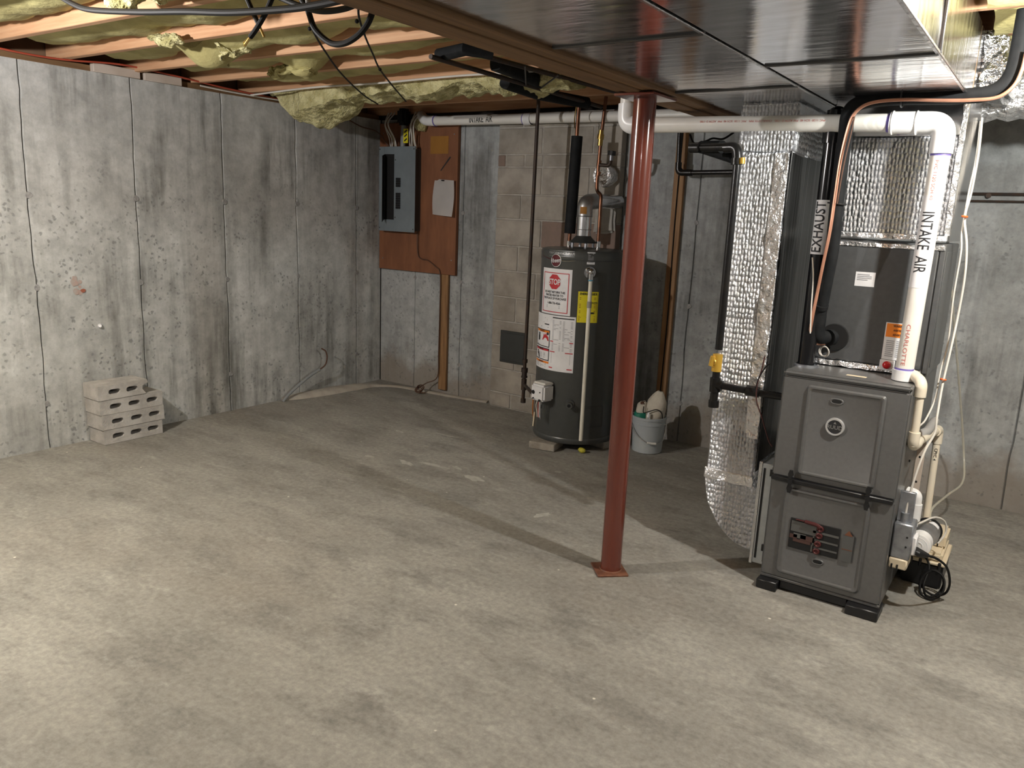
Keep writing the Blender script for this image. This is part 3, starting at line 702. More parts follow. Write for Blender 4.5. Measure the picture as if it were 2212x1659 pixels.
GB = 'concrete blocks stacked by the left wall'
cinder_specs = (
    (-4.872, -4.700, 2.425, 2.812, 0.002, 0.094, (2.515, 2.632, 2.748), None, 'bottom concrete block of the stack by the left wall'),
    (-4.880, -4.697, 2.418, 2.827, 0.096, 0.190, (2.515, 2.640, 2.760), None, 'second concrete block up in the stack, longest of the four'),
    (-4.878, -4.702, 2.412, 2.824, 0.192, 0.284, (2.512, 2.632, 2.752), None, 'third concrete block up in the stack, under the broken one'),
    (-4.874, -4.699, 2.405, 2.760, 0.286, 0.378, (2.508, 2.622), (2.712, [(2.705, 0.300), (2.690, 0.318), (2.690, 0.340), (2.712, 0.352), (2.728, 0.357), (2.722, 0.378)]), 'broken two-hole concrete block on top of the stack'))
for i, (x0, x1, y0, y1, z0, z1, h, br, lb) in enumerate(cinder_specs):
    o = cinder('concrete_block', x0, x1, y0, y1, z0, z1, h, br, i * 5.0); settle(o); tag(o, lb, 'block', GB)

# boards and red wires on top of the left wall
for y0, y1, lb in ((2.606, 2.895, 'longer pale board scrap on top of the left wall'), (2.925, 3.178, 'shorter pale board scrap on top of the left wall')):
    o = mk('board_scrap', bxm(XL - 0.03, XL + 0.012, y0, y1, ZT + 0.001, ZT + 0.052, 0.002), mat_palewood); settle(o); tag(o, lb, 'board')
o = mk('red_cable', tb(spline([(-4.83, 1.5, 2.31), (-4.82, 2.05, 2.262), (-4.84, 2.4, 2.262), (-4.84, 2.75, 2.292), (-4.845, 3.1, 2.285), (-4.84, 3.5, 2.262), (-4.82, 3.95, 2.25), (-4.8, 4.3, 2.262)], 8), 0.0055, 8), mat_wirered)
settle(o); tag(o, 'long red cable strung along the top of the left wall', 'cable')
o = mk('white_cable', tb(spline([(-4.85, 3.3, 2.252), (-4.84, 3.5, 2.244), (-4.82, 3.8, 2.240), (-4.8, 4.2, 2.243)], 8), 0.005, 8), mat_wirewhite)
settle(o); tag(o, 'short white cable lying on top of the left wall near the corner', 'cable')
o = mk('joist_cable', tb(spline([(-4.8, 3.66, 2.24), (-4.2, 3.68, 2.262), (-3.6, 3.68, 2.258), (-3.0, 3.68, 2.264), (-2.4, 3.67, 2.256), (-1.9, 3.68, 2.262)], 10), 0.006, 8), mat_wirewhite)
settle(o); tag(o, 'cream cable stapled along a far joist above the sagging insulation', 'cable')

# ============================================================ CEILING CABLES AND PIPES
def cable(nm, lb, pts, r, m_, cat='cable', n=8):
    o = mk(nm, tb(spline(pts, n), r, 10), m_); settle(o); return tag(o, lb, cat)
cable('ceiling_cable', 'thick black cable sagging across the near ceiling joists', [(-3.019,1.500,2.198),(-2.900,1.500,2.150),(-2.784,1.500,2.121),(-2.510,1.500,2.088),(-2.264,1.500,2.065),(-2.044,1.500,2.041),(-1.806,1.500,2.026),(-1.696,1.500,2.024),(-1.610,1.500,2.026),(-1.512,1.500,2.032)], 0.0095, mat_blackcab)
cable('ceiling_cable', 'thick black cable hanging in a deep loop beside the beam', [(-1.909,1.620,2.111),(-1.863,1.620,2.057),(-1.833,1.620,2.003),(-1.773,1.620,1.962),(-1.718,1.620,1.955),(-1.664,1.620,1.970),(-1.626,1.620,1.997),(-1.605,1.620,2.029),(-1.595,1.620,2.047)], 0.0085, mat_blackcab)
cable('ceiling_cable', 'black cable swagged between the joists above the loop', [(-1.935,1.560,2.090),(-1.839,1.560,2.054),(-1.746,1.560,2.028),(-1.657,1.560,2.024),(-1.597,1.560,2.033),(-1.556,1.560,2.046)], 0.008, mat_blackcab)
def cut_cable(lb, pts, tip):
    t_ = thing('cut_cable', lb, 'cable', pts[-1])
    mk('sheath', tb(spline(pts, 7), 0.0075, 10), mat_blackcab, t_)
    for k, q in enumerate(tip): mk('bare_end', tb([pts[-1], q], 0.0036, 8), mat_brass, t_)
cut_cable('cut black cable end leaning left with brass cores bared', [(-1.919,1.550,2.088),(-1.932,1.550,2.073),(-1.959,1.550,2.040),(-1.997,1.550,2.006),(-2.028,1.550,1.984)], [(-2.058,1.550,1.970),(-2.056,1.550,1.962)])
cut_cable('cut black cable end leaning right, crossing behind the other', [(-2.120,1.600,2.122),(-2.101,1.600,2.102),(-2.077,1.600,2.064),(-2.053,1.600,2.031)], [(-2.029,1.600,1.994)])
def tied_wire(lb, pts, knots):
    t_ = thing('thin_wire', lb, 'wire', pts[len(pts) // 2])
    mk('wire', tb(spline(pts, 7), 0.0042, 8), mat_blackcab, t_)
    for k in knots:
        bm = B(); sph(bm, k, 0.008, 8, 6); mk('knot', bm, mat_blackcab, t_)
tied_wire('thin black wire slanting from the loop down to the insulation, left one of two', [(-2.212,1.932,2.200), (-2.385,2.090,2.180), (-2.498,2.198,2.170), (-2.756,2.499,2.160), (-3.118,2.933,2.160), (-3.559,3.514,2.165), (-3.833,3.914,2.175)], [(-2.523,2.204,2.180)])
tied_wire('thin black wire slanting down to the insulation, right one of two', [(-2.160,2.107,2.200), (-2.216,2.167,2.180), (-2.398,2.380,2.170), (-2.598,2.623,2.165), (-2.835,2.909,2.165), (-3.209,3.400,2.175), (-3.574,3.901,2.180)], [(-2.256,2.194,2.180), (-2.835,2.909,2.165)])
cl = thing('cable_clamp', 'small grey conduit clip hanging where the black cables meet', 'clip', (-1.786,1.560,2.060))
mk('strap', tb([(-1.793,1.560,2.077),(-1.790,1.560,2.051),(-1.779,1.560,2.038)], 0.007, 8), mat_greycond, cl)
# foam covered water pipes along the beam
wp = thing('water_pipe', 'dark water pipe along the ceiling with torn foam at its far end', 'pipe', (-2.4, 3.3, 2.2))
mk('pipe', tb([(-2.568,2.968,2.215), (-2.56, 4.62, 2.20)], 0.012, 10), mat_rustiron, wp)
bm = B(); tube(bm, [(-2.644,3.672,2.210), (-2.684,4.058,2.208), (-2.565, 4.45, 2.20)], 0.034, 14); jit(bm, 0.006, 30, 1); mk('foam_sleeve', bm, mat_foam, wp)
for a, b in (((1136, 178), (1134, 140)), ((1168, 192), (1208, 160))):
    mk('cable_tie', tb([(-2.565,3.764,2.205), (-2.245,3.279,2.205)] if a[0] == 1136 else [(-2.562,3.899,2.205), (-2.224,3.553,2.205)], 0.0045, 6), mat_black, wp)
wp2 = thing('water_pipe', 'second foam sleeved pipe lying closer to the beam', 'pipe', (-2.2, 3.2, 2.2))
mk('pipe', tb([(-2.407,3.129,2.240), (-2.30, 4.6, 2.24)], 0.012, 10), mat_rustiron, wp2)
bm = B(); tube(bm, [(-2.473,3.350,2.240), (-2.553,3.925,2.238), (-2.559,4.059,2.238)], 0.034, 14); jit(bm, 0.007, 30, 2); mk('foam_sleeve', bm, mat_foam, wp2)
bm = B(); tube(bm, [(-2.605,3.077,2.245), (-2.405,3.022,2.245), (-2.328,3.121,2.245)], 0.030, 14); jit(bm, 0.007, 30, 4)
o = mk('foam_offcut', bm, mat_foam); settle(o); tag(o, 'loose black foam sleeve crossing under the joists near the beam', 'pipe foam')

# ============================================================ INTAKE AIR PIPE (white)
ip = thing('intake_pipe', 'long white plastic intake air pipe from the furnace to the back wall', 'pipe', (-0.437, 3.35, 0.94))
r_ = 0.0335
ZH, YI = 1.905, 3.35
A0, A1, A2 = (-0.437, YI, 0.985), (-0.437, YI, 1.70), (-0.437, YI, 1.80)
mk('pipe', cy((-0.440, YI, 0.95), (-0.428, YI, 1.80), r_, seg=28), mat_pvc, ip)
mk('coupling', cy((-0.440, YI, 0.944), (-0.440, YI, 0.985), 0.0415, seg=28), mat_pvcw, ip)
mk('primer_band', cy((-0.440, YI, 0.984), (-0.440, YI, 0.992), 0.0345, seg=28), mat_purple, ip)
ELB = rounded([(-0.428, YI, 1.795), (-0.428, YI, ZH), (-0.535, YI, ZH + 0.003)], 0.09, 10)
mk('elbow', tb(ELB, 0.0405, 28), mat_pvcw, ip)
mk('primer_band', cy((-0.428, YI, 1.788), (-0.428, YI, 1.796), 0.0345, seg=28), mat_purple, ip)
bm = B(); tube(bm, [(-0.515, YI, ZH + 0.002), (-0.612, YI, ZH + 0.004)], 0.041, 28); torus(bm, (-0.522, YI, ZH + 0.002), 0.041, 0.004, (1, 0, 0), 28, 6); torus(bm, (-0.604, YI, ZH + 0.004), 0.041, 0.0035, (1, 0, 0), 28, 6)
mk('coupling', bm, mat_pvcw, ip)
mk('primer_band', cy((-0.611, YI, ZH + 0.004), (-0.622, YI, ZH + 0.0045), 0.0348, seg=28), mat_purple, ip)
mk('pipe', cy((-0.60, YI, ZH + 0.004), (-1.62, YI, ZH + 0.022), r_, seg=28), mat_pvc, ip)
XE = -1.722
mk('elbow', tb(rounded([(-1.60, YI, ZH + 0.022), (XE, YI, ZH + 0.024), (XE, YI, 2.02)], 0.085, 10), 0.0410, 28), mat_pvcw, ip)
mk('primer_band', cy((XE, YI, 2.045), (XE, YI, 2.053), 0.0345, seg=28), mat_purple, ip)
mk('pipe', tb([(XE, YI, 2.01), (XE, YI, 2.08)], r_, 28), mat_pvc, ip)
mk('elbow', tb(rounded([(XE, YI, 2.06), (XE, YI, 2.165), (XE, YI + 0.1, 2.168)], 0.07, 8), 0.0405, 28), mat_pvcw, ip)
mk('pipe', cy((XE, YI + 0.08, 2.167), (XE, 4.84, 2.185), r_, seg=28), mat_pvc, ip)
YP, ZP = 4.885, 2.178
mk('elbow', tb(rounded([(XE, 4.80, 2.185), (XE, YP, ZP - 0.008), (XE - 0.1, YP, ZP - 0.008)], 0.07, 8), 0.0405, 28), mat_pvcw, ip)
mk('pipe', cy((XE - 0.08, YP, ZP - 0.010), (-4.20, YP, ZP + 0.012), 0.036, seg=28), mat_pvc, ip)
for x in (-3.325, -3.265): mk('primer_band', cy((x, YP, ZP), (x - 0.008, YP, ZP), 0.0395, seg=28), mat_purple, ip)
mk('coupling', cy((-3.325, YP, ZP), (-3.265, YP, ZP), 0.0415, seg=28), mat_pvcw, ip)
mk('elbow', tb(rounded([(-4.17, YP, ZP + 0.012), (-4.27, YP, ZP + 0.016), (-4.36, YP + 0.06, ZP + 0.06)], 0.06, 6), 0.039, 24), mat_pvcw, ip)
mk('primer_band', cy((-4.165, YP, ZP + 0.012), (-4.158, YP, ZP + 0.012), 0.0405, seg=24), mat_purple, ip)
# lettering: on the back run, on the downpipe, and the small maker's line on the front run
def pipe_fn_x(x0, y, z, R_, ang, sgn=1, slope=0.0):      # along +X, v runs upward round the pipe; ang measured from the facing side
    return lambda a, b: Vector((x0 + a, y - R_ * math.cos(ang + b / R_), z + slope * a + R_ * math.sin(ang + b / R_)))
def pipe_fn_z(x, y, z0, R_, ang):                          # text reads downward, tops of letters to the right
    return lambda a, b: Vector((x - 0.0141 * a + R_ * math.sin(ang + b / R_), y - R_ * math.cos(ang + b / R_), z0 - a))
printed('lettering', ip, mat_ink, [(text_geo('INTAKE  AIR', 0.046, 0.58, 0.004), 0, 0)], pipe_fn_x(-3.70, YP, ZP + 0.004, 0.0372, 0.0), cut=-0.006)
lab = mk('pipe_label', (lambda bm: (put(bm, rect_geo(0.34, 0.088, 1, 18), pipe_fn_z(-0.4326, YI, 1.475, 0.0341, -0.12)), bm)[1])(B()), mat_label, ip, smooth=True)
printed('lettering', lab, mat_ink, [(text_geo('INTAKE  AIR', 0.043, 0.66, 0.008), 0, 0)], pipe_fn_z(-0.4326, YI, 1.475, 0.0348, -0.16), cut=-0.006)
printed('small_print', ip, mat_pinkink, [(text_geo('CHARLOTTE', 0.015, 1.3, 0.0), 0, 0)], pipe_fn_z(-0.4381, YI, 1.085, 0.0342, -0.18), cut=-0.006)
printed('small_print', ip, mat_pinkink, [(text_geo('PVC 1120 SCH 40', 0.011, 1.2, 0.0), 0, 0)], pipe_fn_z(-0.4294, YI, 1.70, 0.0342, -0.1), cut=-0.006)
printed('small_print', ip, mat_pinkink, [(text_geo('PVC 1120  SCH 40  PW ASTM D 1785   CHARLOTTE PIPE   PVC 1120  SCH 40  PW  ASTM D 1785', 0.0085, 1.0, 0.0), 0, 0, PI)], pipe_fn_x(-1.10, YI, ZH + 0.0128, 0.0345, 0.25, slope=-0.0176), cut=-0.008)

# ============================================================ WATER HEATER
HX, HY, HR = -2.575, 4.53, 0.272
wh = thing('water_heater', 'tall dark grey gas water heater standing on small pavers', 'water heater', (HX, HY, 0.05))
bm = B(); lathe(bm, HX, HY, [(HR - 0.02, 0.055), (HR - 0.004, 0.055), (HR + 0.002, 0.07), (HR + 0.002, 0.085), (HR - 0.002, 0.092), (HR, 0.10), (HR, 1.235), (HR + 0.002, 1.24), (HR + 0.003, 1.29), (HR - 0.004, 1.303), (HR - 0.03, 1.310), (0.06, 1.318)], 72)
mk('tank', bm, mat_tank, wh)
mk('top_band', (lambda bm: (torus(bm, (HX, HY, 1.245), HR + 0.001, 0.003, (0, 0, 1), 72, 6), bm)[1])(B()), mat_tank, wh)
# vent: draft hood, flue pipe
fl = thing('flue_pipe', 'short galvanised flue elbow between the heater top and the chimney', 'flue', (HX - 0.005, HY + 0.02, 1.32))
FX, FY = HX - 0.02, HY + 0.02
bm = B(); lathe(bm, FX, FY, [(0.085, 1.345), (0.088, 1.352), (0.075, 1.362), (0.052, 1.385), (0.050, 1.39)], 32); mk('draft_hood', bm, mat_paneld, fl)
for k in range(4):
    a = PI / 4 + k * PI / 2; mk('hood_leg', bxm(FX + 0.07 * math.cos(a) - 0.006, FX + 0.07 * math.cos(a) + 0.006, FY + 0.07 * math.sin(a) - 0.006, FY + 0.07 * math.sin(a) + 0.006, 1.312, 1.35), mat_steel, fl)
mk('flue_section', cy((FX, FY, 1.385), (FX, FY, 1.53), 0.0475, seg=32), mat_galv, fl)
bm = B(); tube(bm, rounded([(FX, FY, 1.51), (FX, FY, 1.605), (FX + 0.01, FY + 0.12, 1.615)], 0.085, 9), 0.0505, 32); mk('elbow', bm, mat_galvr, fl)
bm = B(); torus(bm, (FX, FY, 1.515), 0.050, 0.003, (0, 0, 1), 32, 6); mk('crimp', bm, mat_galvr, fl); bm = B(); torus(bm, (FX, FY, 1.43), 0.049, 0.002, (0, 0, 1), 32, 6); mk('crimp', bm, mat_galvr, fl)
mk('flue_section', cy((FX + 0.008, FY + 0.10, 1.613), (FX + 0.02, CF + 0.01, 1.62), 0.0485, seg=32), mat_galv, fl)
bm = B(); put(bm, rect_geo(0.045, 0.045, 6, 2), cyl_fn(FX, FY, 0.0512, -1.25, 1.552)); mk('yellow_sticker', bm, mat_ochre, fl)
# hot and cold pipes
hp = thing('hot_water_pipe', 'copper pipe in thick black foam left of the flue', 'pipe', (-2.70, 4.57, 1.31))
mk('pipe', tb([(-2.718, 4.58, 1.31), (-2.705, 4.585, 2.22)], 0.0125, 12), mat_copper, hp)
mk('foam_sleeve', cy((-2.717, 4.58, 1.40), (-2.706, 4.585, 2.02), 0.037, seg=24), mat_foam, hp)
mk('nipple', cy((-2.718, 4.58, 1.305), (-2.718, 4.58, 1.35), 0.016, seg=14), mat_chrome, hp)
cp = thing('cold_water_pipe', 'bare copper pipe with a jog right of the flue', 'pipe', (-2.50, 4.57, 1.31))
Q = [(-2.492, 4.57, 1.31), (-2.497, 4.575, 1.60), (-2.498, 4.58, 1.655), (-2.543, 4.60, 1.675), (-2.547, 4.60, 1.73), (-2.54, 4.605, 2.0), (-2.525, 4.61, 2.26)]
mk('pipe', tb(rounded(Q, 0.025, 4), 0.0115, 12), mat_copper, cp)
for z0, z1, rr, mm in ((1.31, 1.36, 0.0155, mat_chrome), (1.775, 1.80, 0.015, mat_copper), (1.835, 1.87, 0.015, mat_copper), (1.96, 2.055, 0.017, mat_brass), (2.0, 2.03, 0.022, mat_brass)):
    xx = -2.492 if z0 < 1.5 else -2.542
    mk('fitting', cy((xx, 4.60 if z0 > 1.5 else 4.57, z0), (xx + 0.002, 4.602 if z0 > 1.5 else 4.57, z1), rr, seg=14), mm, cp)
mk('branch', tb(rounded([(-2.543, 4.60, 1.842), (-2.465, 4.60, 1.836), (-2.455, 4.60, 1.875)], 0.03, 5), 0.0115, 12), mat_rustiron, cp)
v_ = mk('valve', cy((-2.455, 4.60, 1.868), (-2.455, 4.60, 1.905), 0.012, seg=14), mat_steel, cp)
mk('valve_cap', cy((-2.455, 4.60, 1.900), (-2.452, 4.60, 1.928), 0.026, seg=10), mat_black, cp)
hk = thing('pipe_hook', 'thin brass hook hanging in front of the white pipe by the foam sleeve', 'hook', (-2.75, 4.7, 2.12))
mk('hook', tb(spline([(-2.79, 4.70, 2.24), (-2.80, 4.70, 2.15), (-2.79, 4.69, 2.09), (-2.765, 4.66, 2.075)], 6), 0.004, 8), mat_brass, hk)

# heater fittings and labels (angles measured round the tank)
def hw(th): return HX + HR * math.cos(th), HY + HR * math.sin(th)
def on_tank(th, z, out=0.0): return Vector((HX + (HR + out) * math.cos(th), HY + (HR + out) * math.sin(th), z))
def sheet(nm, th, z, w, h, mat, lift=0.0015, lb=None, par=wh):
    bm = B(); put(bm, rect_geo(w, h, max(2, int(w / 0.012)), 2), cyl_fn(HX, HY, HR, th, z, lift)); return mk(nm, bm, mat, par, label=lb)
TF = lambda th, z, l=0.0030: cyl_fn(HX, HY, HR, th, z, l)
st = sheet('stop_label', -1.735, 1.040, 0.248, 0.290, mat_label, lb='white STOP label with a red border')
F = TF(-1.735, 1.040)
printed('red_border', st, mat_red, [(ring_geo(0.212, 0.252, 0.005), 0, -0.006)], F, cut=-0.02)
printed('red_octagon', st, mat_red, [(poly_geo(8, 0.050, PI / 8), 0, 0.062)], F, cut=-0.02)
printed('stop_lettering', st, mat_label, [(text_geo('STOP', 0.034, 0.80, 0.022), 0, 0.060)], TF(-1.735, 1.040, 0.0042))
printed('lettering', st, mat_ink, [(text_geo('DO NOT RETURN THIS', 0.0135, 0.82, 0.02), 0, -0.004), (text_geo('WATER HEATER TO', 0.0135, 0.82, 0.02), 0, -0.024), (text_geo('THE PLACE OF PURCHASE', 0.0135, 0.82, 0.02), 0, -0.044), (text_geo('1-800-776-4566', 0.0135, 0.85, 0.02), 0, -0.074)], F)
printed('fine_print', st, mat_grey, [(g[0], g[1], g[2] - 0.097) for g in fine_lines(0.12, 0.02, 3, 1, seed=4)], F)

il = sheet('instruction_label', -1.80, 0.710, 0.362, 0.360, mat_label, 0.0024, lb='large white instruction label with two warning boxes')
F = TF(-1.80, 0.710, 0.0036); F2 = TF(-1.80, 0.710, 0.0046)
its = []
def blk(cx_, cy_, w, h, rows, cols=1, seed=1): return [(g[0], g[1] + cx_, g[2] + cy_) for g in fine_lines(w, h, rows, cols, seed=seed)]
its += blk(-0.085, 0.135, 0.14, 0.05, 5, 1, 2) + blk(-0.05, 0.095, 0.09, 0.012, 1, 1, 3)
its += blk(0.097, 0.085, 0.148, 0.13, 16, 2, 5) + blk(0.097, -0.02, 0.148, 0.055, 7, 2, 6) + blk(0.097, -0.095, 0.148, 0.07, 9, 1, 7)
its += blk(-0.10, -0.025, 0.12, 0.025, 3, 1, 8) + blk(-0.06, -0.09, 0.06, 0.035, 5, 1, 9) + blk(-0.12, -0.155, 0.05, 0.03, 3, 1, 10) + blk(-0.05, -0.155, 0.07, 0.03, 4, 1, 11)
printed('fine_print', il, mat_grey, its, F)
printed('heading_bar', il, mat_ink, [(rect_geo(0.150, 0.007), 0.097, 0.165), (rect_geo(0.045, 0.007), -0.03, 0.115)], F, cut=-0.03)
printed('black_frame', il, mat_ink, [(ring_geo(0.168, 0.112, 0.005), -0.080, 0.022), (ring_geo(0.168, 0.080, 0.005), -0.080, -0.082)], F2, cut=-0.03)
printed('orange_band', il, mat_orange, [(rect_geo(0.158, 0.013), -0.080, 0.066), (rect_geo(0.168, 0.013), -0.080, -0.134)], F, cut=-0.03)
printed('red_band', il, mat_red, [(rect_geo(0.158, 0.014), -0.080, -0.052), (rect_geo(0.024, 0.006), 0.022, 0.012), (rect_geo(0.024, 0.006), 0.160, 0.012), (rect_geo(0.04, 0.006), 0.03, -0.055), (rect_geo(0.05, 0.006), 0.148, -0.055), (rect_geo(0.028, 0.007), 0.022, -0.160), (rect_geo(0.034, 0.007), 0.156, -0.160)], F, cut=-0.03)
printed('flame_mark', il, mat_red, [(([(-0.035, -0.022), (0.035, -0.022), (0.030, 0.004), (0.016, 0.012), (0.008, 0.028), (-0.004, 0.010), (-0.016, 0.022), (-0.022, 0.0)], [tuple(range(8))]), -0.040, 0.030)], F)
printed('pictogram', il, mat_ink, [(poly_geo(10, 0.011), -0.118, 0.043), (([(-0.012, -0.024), (0.012, -0.024), (0.013, 0.010), (-0.013, 0.010)], [(0, 1, 2, 3)]), -0.118, 0.024), (poly_geo(10, 0.010), -0.016, 0.054), (poly_geo(10, 0.009), -0.125, -0.070), (([(-0.02, 0.01), (0.01, 0.016), (0.02, -0.02), (0.008, -0.024), (-0.004, -0.004)], [tuple(range(5))]), -0.120, -0.092)], F)
printed('lettering', il, mat_ink, [(text_geo('WARNING', 0.009, 1.0, 0.02), -0.080, 0.066), (text_geo('DANGER', 0.009, 1.0, 0.02), -0.080, -0.052), (text_geo('WARNING', 0.009, 1.0, 0.02), -0.080, -0.134)], F2)

el = sheet('yellow_label', -0.876, 0.957, 0.131, 0.195, mat_yellow, lb='yellow energy label half hidden by the white discharge tube')
F = TF(-0.876, 0.957)
printed('lettering', el, mat_ink, [(text_geo('ENERGY GUIDE', 0.014, 0.78, 0.025), 0, 0.083), (text_geo('0.5700', 0.010, 0.9, 0.02), 0.042, 0.028)], F)
printed('fine_print', el, mat_ochre, blk(0, 0.055, 0.11, 0.02, 2, 1, 3) + blk(0, 0.008, 0.11, 0.03, 3, 1, 4) + blk(0, -0.03, 0.11, 0.02, 2, 1, 5) + blk(0, -0.072, 0.115, 0.036, 5, 1, 6), F)
printed('black_bar', el, mat_ink, [(rect_geo(0.024, 0.010), 0.028, -0.036)], F)

# badge and silver print at the top of the tank
bd = mk('round_badge', (lambda bm: (put(bm, poly_geo(28, 0.040), cyl_fn(HX, HY, HR, -1.715, 1.236, 0.004), cut=-0.02), bm)[1])(B()), mat_maroon, wh, label='maroon round maker badge')
def circ_ring(r0, r1, n=32):
    vs = [(r0 * math.cos(2 * PI * k / n), r0 * math.sin(2 * PI * k / n)) for k in range(n)] + [(r1 * math.cos(2 * PI * k / n), r1 * math.sin(2 * PI * k / n)) for k in range(n)]
    return vs, [(k, (k + 1) % n, n + (k + 1) % n, n + k) for k in range(n)]
printed('badge_rim', bd, mat_chrome, [(circ_ring(0.037, 0.041),)], TF(-1.715, 1.236, 0.005))
printed('badge_lettering', bd, mat_label, [(text_geo('Rheem', 0.026, 0.75, 0.01), 0, 0, 0.12)], TF(-1.715, 1.236, 0.0055))
printed('silver_print', wh, mat_galvr, [(text_geo('PERFORMANCE PLUS', 0.015, 0.95, 0.012), 0.0, 0), (rect_geo(0.19, 0.0018), 0.0, -0.016), (rect_geo(0.19, 0.0018), 0.0, 0.016)], TF(-1.60, 1.282, 0.0035), cut=-0.02)
sw = B(); pts = [on_tank(-1.715 + 0.135 + q * 0.55, 1.236 + 0.012 * (q - 0.2) ** 2 + 0.012 * q * q, 0.002) for q in [k / 14 for k in range(15)]]
tube(sw, pts, [0.0035 - 0.0028 * k / 14 for k in range(15)], 6); mk('badge_swoosh', sw, mat_chrome, wh)
sw = B(); pts = [on_tank(-1.715 - 0.135 - q * 0.45, 1.240 + 0.02 * q, 0.002) for q in [k / 10 for k in range(11)]]
tube(sw, pts, [0.0028 - 0.002 * k / 10 for k in range(11)], 6); mk('badge_swoosh', sw, mat_maroon, wh)
bl = sheet('barcode_label', -0.872, 1.262, 0.050, 0.075, mat_label)
printed('fine_print', bl, mat_grey, blk(0, 0, 0.038, 0.06, 7, 1, 8), TF(-0.872, 1.262))
# relief valve and its discharge tube
tp_ = on_tank(-0.883, 1.175)
n_ = Vector((math.cos(-0.883), math.sin(-0.883), 0))
rv = mk('relief_valve', (lambda bm: (cyl(bm, tp_ - n_ * 0.01, tp_ + n_ * 0.006, 0.036, seg=20), cyl(bm, tp_, tp_ + n_ * 0.045, 0.014, seg=12), sph(bm, tp_ + n_ * 0.05 + Vector((0, 0, 0.008)), 0.021), cyl(bm, tp_ + n_ * 0.05, tp_ + n_ * 0.05 - Vector((0, 0, 0.05)), 0.015, seg=12), bm)[-1])(B()), mat_chrome, wh)
mk('blue_ring', (lambda bm: (torus(bm, tp_ + n_ * 0.05 - Vector((0, 0, 0.045)), 0.012, 0.005, (0, 0, 1), 16, 6), bm)[1])(B()), M('blue_tape', (0.12, 0.38, 0.55), 0.5), rv)
pb0 = on_tank(-0.883, 0.10) + n_ * 0.05
dt = mk('discharge_tube', cy(tp_ + n_ * 0.05 - Vector((0, 0, 0.05)), pb0, 0.0125, seg=16), mat_cpvc2, wh, label='cream plastic relief discharge tube')
mk('sleeve', cy(tp_ + n_ * 0.05 - Vector((0, 0, 0.175)), tp_ + n_ * 0.05 - Vector((0, 0, 0.215)), 0.0152, seg=16), M('sleeve_grey', (0.35, 0.33, 0.3), 0.5), dt)
# gas valve box
u_ = Vector((-math.sin(-1.78), math.cos(-1.78), 0)); nn = Vector((math.cos(-1.78), math.sin(-1.78), 0)); g0 = on_tank(-1.78, 0.388)
def local_box(o, u, n, z, u0, u1, n0, n1, z0, z1, bev, seg=2):
    bm = B(); box(bm, u0, u1, n0, n1, z0, z1, bev, seg)
    for v in bm.verts: v.co = o + u * v.co.x + n * v.co.y + Vector((0, 0, v.co.z))
    return bm
bm = local_box(g0, u_, nn, 0, -0.058, 0.062, 0.0, 0.10, -0.052, 0.055, 0.012)
gv = mk('gas_valve', bm, mat_label, wh, label='white gas control box')
bm = local_box(g0, u_, nn, 0, -0.055, 0.058, 0.0, 0.085, 0.05, 0.068, 0.008); mk('valve_top', bm, mat_pvc, gv)
for du, dz, rr in ((-0.03, 0.002, 0.013), (-0.028, -0.038, 0.006), (0.028, -0.045, 0.009), (0.03, 0.008, 0.004)):
    p = g0 + u_ * du + nn * 0.099 + Vector((0, 0, dz)); mk('knob', cy(p, p + nn * 0.005, rr, seg=16), mat_black, gv)
p = g0 + nn * 0.075
for k, (mm, du) in enumerate(((mat_wirewhite, -0.012), (mat_pinkink, 0.0), (mat_label, 0.008), (mat_black, 0.016))):
    q = p + u_ * du; mk('valve_wire', tb(spline([q + Vector((0, 0, -0.05)), q + u_ * (-0.012 + 0.006 * k) + Vector((0, 0, -0.09)), q + Vector((0, 0, -0.135)), q + u_ * 0.004 + Vector((0, 0, -0.165))], 5), 0.0032, 6), mm, gv)
q = p + u_ * 0.02; mk('bracket', cy(q + Vector((0, 0, -0.05)), q + Vector((0, 0, -0.175)), 0.004, seg=6), mat_galvr, gv)
# drain valve and skirt details
dp = on_tank(-1.16, 0.325); dn = Vector((math.cos(-1.16), math.sin(-1.16), 0))
dv = mk('drain_valve', (lambda bm: (cyl(bm, dp - dn * 0.01, dp + dn * 0.008, 0.036, 0.028, seg=22), cyl(bm, dp, dp + dn * 0.04, 0.017, seg=16), cyl(bm, dp + dn * 0.038, dp + dn * 0.05, 0.021, seg=16), bm)[-1])(B()), mat_tank, wh)
mk('drain_hole', cy(dp + dn * 0.0495, dp + dn * 0.0515, 0.011, seg=14), mat_dark, dv)
ap = B(); put(ap, ring_geo(0.18, 0.14, 0.004), TF(-0.62, 0.24, 0.003), cut=-0.02); mk('access_panel_edge', ap, mat_tank, wh)
mk('hanging_tag', tb(spline([on_tank(-2.33, 0.21, 0.004), on_tank(-2.33, 0.17, 0.006), on_tank(-2.36, 0.11, 0.008)], 4), [0.002, 0.003, 0.004, 0.005, 0.006, 0.007, 0.008, 0.009, 0.006], 6) if False else tb([on_tank(-2.33, 0.21, 0.004), on_tank(-2.36, 0.11, 0.008)], 0.006, 6), mat_tan, wh)
